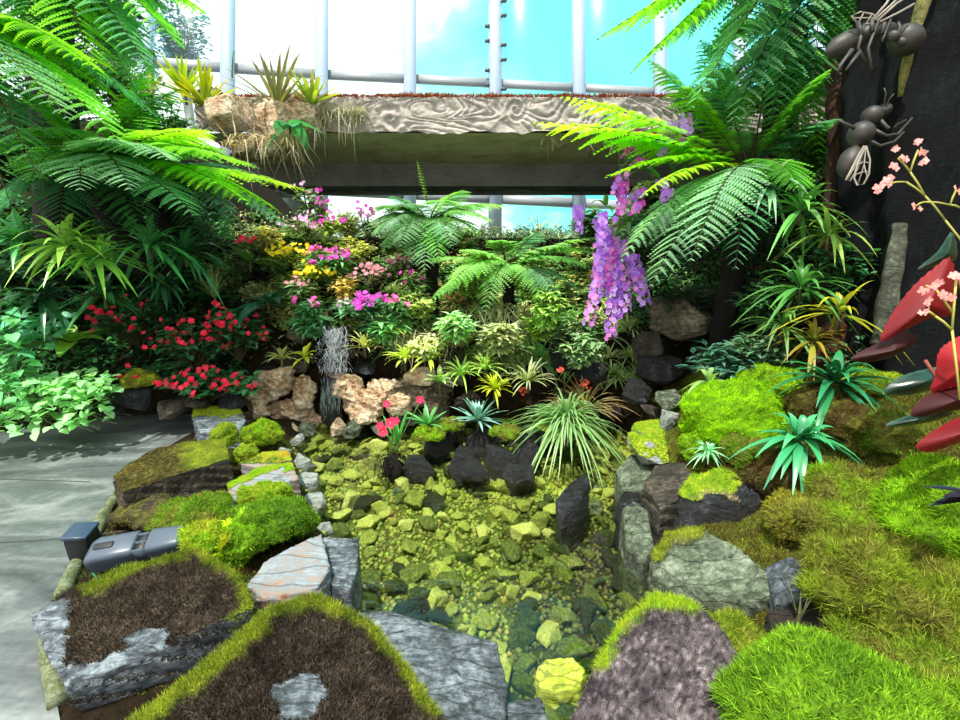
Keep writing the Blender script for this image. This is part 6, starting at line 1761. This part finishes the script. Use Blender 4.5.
# ---------------- spotlight on the left bank
def frame(px, py, d, xdir, zdir):
    x = nrm(np.asarray(xdir)); z = np.asarray(zdir) - x * (np.asarray(zdir) @ x); z = nrm(z); y = np.cross(z, x)
    M = np.eye(4); M[:3, 0] = x; M[:3, 1] = y; M[:3, 2] = z; M[:3, 3] = P(px, py, d)
    return M
def shell(mb, secs, M, col, seg=28, power=3.0):
    """rounded-box body swept along x: secs = (x, half_y, half_z, z_offset)"""
    a = np.arange(seg) / seg * 2 * PI
    ca, sa = np.cos(a), np.sin(a)
    ex = 2 / power
    yy = np.sign(ca) * np.abs(ca) ** ex; zz = np.sign(sa) * np.abs(sa) ** ex
    rings = []
    for (x, hy, hz, zo) in secs:
        rings.append(np.stack([np.full(seg, x), yy * hy, zz * hz + zo], 1))
    v = np.concatenate(rings); n = len(secs)
    v = np.concatenate([v, [[secs[0][0], 0, secs[0][3]], [secs[-1][0], 0, secs[-1][3]]]])
    vw = v @ M[:3, :3].T + M[:3, 3]
    i = np.arange(n - 1)[:, None] * seg; j = np.arange(seg)[None]; jn = (j + 1) % seg
    q = np.stack([i + j, i + jn, i + seg + jn, i + seg + j], -1).reshape(-1, 4)
    tr = [[n * seg, (k + 1) % seg, k] for k in range(seg)] + [[n * seg + 1, (n - 1) * seg + k, (n - 1) * seg + (k + 1) % seg] for k in range(seg)]
    mb.add(vw, q, tr, col)
dL = 2.02
pa, pb = P(93, 556, dL - .04), P(186, 540, dL)
xd = pb - pa; LL = np.linalg.norm(xd)
Mx = frame(93, 556, dL - .04, xd, UP * .8 - FW * .6)
t = thing('spotlight', pa - ZUP * .07, 'blue-grey plastic garden spotlight lying on the moss by the path', 'lamp')
mb = MB(); shell(mb, [(-.006, .036, .026, -.016), (0, .054, .044, -.006), (.03, .058, .054, 0), (LL * .50, .058, .056, 0), (LL * .51, .055, .053, 0)], Mx, hexc('#5f6d7d'), power=5); mb.build('housing', M_lamp, t)
mb = MB(); shell(mb, [(LL * .645, .054, .053, 0), (LL * .655, .056, .055, 0), (LL * .96, .050, .050, .002), (LL * 1.0, .046, .046, .003)], Mx, hexc('#5f6d7d'), power=5); mb.build('visor', M_lamp, t)
mb = MB(); shell(mb, [(LL * .50, .049, .046, 0), (LL * .655, .049, .046, 0)], Mx, hexc('#15191d'), power=5)
mb.build('neck', M_lampdark, t)
for k in range(3):
    mb = MB(); box(mb, (LL * .50, -.050 + .038 * k, -.04), (LL * .655, -.044 + .038 * k, .053), M=Mx); mb.build('fin', M_lamp, t, smooth=False)
mb = MB(); shell(mb, [(.03, .010, .003, .056), (.034, .014, .004, .056), (.10, .014, .004, .0565), (.105, .010, .003, .0565)], Mx, hexc('#15191d')); mb.build('slot', M_lampdark, t)
mb = MB(); tube(mb, [pa + xd * .4 - ZUP * .03, pa + xd * .4 - ZUP * .13], .014, 10, hexc('#15191d')); mb.build('bracket', M_lampdark, t)
ld = bpy.data.lights.new('spotlight_lamp', 'SPOT'); ld.energy = 22.0; ld.color = (1.0, .78, .25); ld.spot_size = 1.3; ld.shadow_soft_size = .02
lo_ = bpy.data.objects.new('bulb', ld); LINK(lo_); lo_.parent = t
lo_.location = (pa + xd * 1.03) - np.array(t.location)
lo_.rotation_euler = Vector([float(a) for a in (xd - ZUP * .03)]).to_track_quat('-Z', 'Y').to_euler()
t = thing('junction_box', G(80, 566, 0.0), 'dark box with a blue-black lid between the spotlight and the path', 'box')
Mb = frame(82, 537, 2.06, RT + FW * .15, UP + FW * -.4)
mb = MB(); shell(mb, [(-.044, .042, .075, -.05), (-.040, .046, .08, -.05), (.040, .046, .08, -.05), (.044, .042, .075, -.05)], Mb, hexc('#15191d'), power=8); mb.build('body', M_lampdark, t)
mb = MB(); shell(mb, [(-.049, .047, .006, .032), (-.046, .051, .008, .032), (.046, .051, .008, .032), (.049, .047, .006, .032)], Mb, hexc('#3a4a5c'), power=8); mb.build('lid', plain('blue_black_lid', hexc('#34465a'), rough=.3, noise=.1), t)
mb = MB(); tube(mb, bez(P(92, 572, 2.0), P(104, 590, 1.95), P(120, 572, 2.0), 14), .006, 7, hexc('#1d5a3a'))
tag(mb.build('cable', M_stem, origin=P(92, 572, 2.0)), 'short green cable below the spotlight', 'cable')

# ---------------- tree outside the glass, top left
c = P(182, 60, 10.5)
t = thing('outdoor_tree', c, 'blue-green tree outside the glass at the top left', 'tree')
a, b = MB(), MB()
bushy(a, b, c - ZUP * .6, 90, 2.0, .75, .16, .07, per=12, col=hexc('#3f7f9a'), top_only=False)
tube(b, [[c[0], c[1], -.2], c - ZUP * .5, c + ZUP * .4], [.14, .09, .04], 9, hexc('#3d3a2a'))
a.build('foliage', M_leaf, t); b.build('branch', M_stem, t)

# ---------------- leaf carpets and moss carpets hugging the ground
def ground_pts(poly_px, n):
    poly_px = [tuple(p) for p in poly_px]
    pts = []
    w = np.array([T(x, y) for x, y in poly_px])
    lo_, hi_ = w.min(0) - .3, w.max(0) + .3
    got = 0
    for _ in range(60):
        k = 12000
        x = NR.uniform(lo_[0], hi_[0], k); y = NR.uniform(lo_[1], hi_[1], k)
        p = np.stack([x, y, terrain(x, y)], 1)
        p = p[inpoly(proj(p), poly_px) & (p[:, 1] > .3)]
        p = p[~inpoly(p[:, :2], POOL) & ~inpoly(p[:, :2], PATH)]
        pts.append(p); got += len(p)
        if got >= n: break
    return np.concatenate(pts)[:n]
def leaf_carpet(name, label, poly_px, n, L, W, palette, h=.12, kind='ovate', cat='undergrowth'):
    p = ground_pts(poly_px, n); n = len(p)
    p[:, 2] += NR.random(n) ** 1.5 * h
    a = NR.uniform(0, 2 * PI, n); e = NR.uniform(-.4, .9, n)
    dd = np.stack([np.cos(a) * np.cos(e), np.sin(a) * np.cos(e), np.sin(e)], 1)
    pal = np.array(palette)
    k = np.clip(((fnoise(p * 4, 61, 3) * .9 + .5) * len(pal) + NR.normal(size=n) * .7).astype(int), 0, len(pal) - 1)
    mb = MB()
    ribbons(mb, p, dd, L * NR.uniform(.6, 1.4, n), W * NR.uniform(.7, 1.3, n), .25, 3, kind, .2, pal[k] * NR.uniform(.6, 1.3, (n, 1)))
    tag(mb.build(name, M_leaf), label, cat, kind='stuff')
def moss_carpet(label, poly_px, n, L, W, palette):
    p = ground_pts(poly_px, n); n = len(p)
    pal = np.array(palette)
    k = np.clip(((fnoise(p * 6, 67, 3) * .9 + .5) * len(pal) + NR.normal(size=n) * .6).astype(int), 0, len(pal) - 1)
    mb = MB()
    strands(mb, p, np.tile(ZUP, (n, 1)), L, W, pal[k] * NR.uniform(.6, 1.3, (n, 1)), rand=.9)
    tag(mb.build('moss_carpet', M_moss), label, 'moss', kind='stuff')
leaf_carpet('undergrowth', 'pale mixed leaf undergrowth between the flowers on the bank', [(230, 215), (420, 235), (640, 240), (640, 300), (600, 350), (420, 372), (250, 360), (225, 300)], 20000, .06, .02, [hexc(x) for x in ('#7cae6c', '#aac888', '#d0d8a4', '#e0deb4', '#98bc78', '#bcd090', '#5a8a54')], .16, 'lance')
leaf_carpet('undergrowth', 'dark leaf undergrowth in the shaded left bed', [(-60, 200), (230, 215), (240, 300), (250, 400), (120, 395), (-60, 420)], 9000, .08, .03, [hexc(x) for x in ('#1f4a2a', '#2f6a3a', '#3f7a40', '#4f8a4a', '#24523a')], .2)
leaf_carpet('undergrowth', 'dim leaf undergrowth on the right slope under the tree ferns', [(630, 200), (900, 150), (900, 340), (860, 380), (760, 370), (690, 350), (630, 340)], 12000, .07, .022, [hexc(x) for x in ('#2f5f42', '#447a50', '#5a8c5c', '#76a068', '#4c7a62')], .22)
moss_carpet('olive moss carpet covering the soil of the right bank', [(640, 400), (700, 370), (860, 370), (960, 400), (1040, 480), (1040, 800), (740, 800), (744, 640), (640, 560)], 130000, .02, .0042, [OL, hexc('#7c8c30'), hexc('#6a7a24'), hexc('#5b4a24'), hexc('#8a9a30')])
moss_carpet('brown-green moss carpet between the stones on the left bank', [(110, 470), (240, 420), (300, 440), (330, 520), (330, 600), (200, 700), (70, 690), (60, 600)], 30000, .014, .004, [B1, OL, hexc('#5b4a24'), G3, OL])

# ---------------- small filling plants on the slopes (shared meshes)
def proto_leafy(col, H, S, ll, n=16):
    a, b = MB(), MB()
    bushy(a, b, np.zeros(3), n, H, S, ll, ll * .5, per=10, col=col, top_only=False)
    return a.mesh('foliage', M_leaf), b.mesh('stem', M_stem)
def proto_fern(col, L, n=9):
    a, b = MB(), MB()
    for k in range(n):
        an = k / n * 2 * PI + rnd.uniform(-.2, .2); r = L * rnd.uniform(.8, 1.1)
        frond(a, np.zeros(3), np.array([r * math.cos(an), r * math.sin(an), rnd.uniform(-.02, .12)]), r * .45, r * .32, col, 18, 0, slim=.7)
    tube(b, [[0, 0, -.04], [0, 0, .02]], .012, 6, hexc('#3a3020'))
    return a.mesh('foliage', M_fern), b.mesh('stem', M_stem)
def proto_strap(col, L, n=22, W=.02):
    a, b = MB(), MB()
    rosette(a, np.zeros(3), n, L, W, col=col, e0=.1, e1=1.35, droop=.55, tip=col * 1.35)
    tube(b, [[0, 0, -.04], [0, 0, .02]], .012, 6, hexc('#3a3020'))
    return a.mesh('foliage', M_leaf), b.mesh('stem', M_stem)
def place_many(name, label, cat, group, protos_, spots):
    for k, (x, y, s) in enumerate(spots):
        fm, sm_ = protos_[k % len(protos_)]
        t = thing(name, (x, y, T1(x, y)), label, cat, group, rz=rnd.uniform(0, 6.28))
        t.scale = (s, s, s)
        child('foliage', fm, t); child('stem', sm_, t)
def spots_in(poly_px, n, s0=.8, s1=1.25):
    out_ = []
    lo_, hi_ = np.min(poly_px, 0), np.max(poly_px, 0)
    while len(out_) < n:
        q = np.array([[rnd.uniform(lo_[0], hi_[0]), rnd.uniform(lo_[1], hi_[1])]])
        if not inpoly(q, poly_px)[0]: continue
        w = T(q[0, 0], q[0, 1])
        out_.append((w[0], w[1], rnd.uniform(s0, s1)))
    return out_
place_many('shade_fern', 'small dark fern growing on the shaded bank under the left tree ferns', 'fern', 'shade ferns on the left bank', [proto_fern(hexc('#2f6a3a'), .28), proto_fern(hexc('#3f7a40'), .24)], spots_in([(0, 240), (190, 240), (230, 300), (180, 330), (0, 320)], 34))
place_many('leafy_plant', 'small leafy plant in the flower bank between beam and waterfall', 'plant', 'small leafy plants on the flower bank', [proto_leafy(hexc('#b4c884'), .18, .13, .06), proto_leafy(hexc('#8ab070'), .18, .13, .075), proto_leafy(hexc('#d2cf98'), .17, .13, .055), proto_leafy(hexc('#6c9a62'), .2, .14, .08)], spots_in([(250, 225), (400, 235), (600, 255), (600, 345), (420, 350), (260, 335)], 200))
place_many('grass_clump', 'narrow-leaved tuft on the slope around the central ferns', 'plant', 'narrow tufts on the central slope', [proto_strap(hexc('#9db868'), .22, 30, .014), proto_strap(hexc('#bcc690'), .2, 34, .012), proto_strap(hexc('#6fa45c'), .22, 30, .016)], spots_in([(380, 290), (600, 270), (640, 340), (520, 372), (390, 350)], 90))
place_many('grass_clump', 'narrow-leaved tuft on the dark slope behind the grassy island plant', 'plant', 'narrow tufts behind the island', [proto_strap(hexc('#8fae68'), .2, 34, .012), proto_strap(hexc('#b0bf88'), .18, 34, .011), proto_strap(hexc('#7fa45c'), .2, 30, .016)], spots_in([(470, 330), (640, 322), (650, 395), (560, 398), (520, 385), (440, 372)], 60))
place_many('bank_shrub', 'small dark shrub on the shaded right slope under the tree ferns', 'shrub', 'small shrubs on the right slope', [proto_leafy(hexc('#4a7c52'), .32, .2, .07, 26), proto_leafy(hexc('#5f8a6c'), .3, .2, .06, 26), proto_leafy(hexc('#5c8c50'), .28, .2, .08, 26)], spots_in([(650, 190), (860, 190), (880, 340), (760, 350), (690, 330), (650, 300)], 60))
place_many('shade_fern', 'small fern growing on the right slope behind the strap leaves', 'fern', 'shade ferns on the right slope', [proto_fern(hexc('#3f7a50'), .3), proto_fern(hexc('#4a8a48'), .26)], spots_in([(660, 200), (850, 200), (860, 330), (720, 330)], 26))
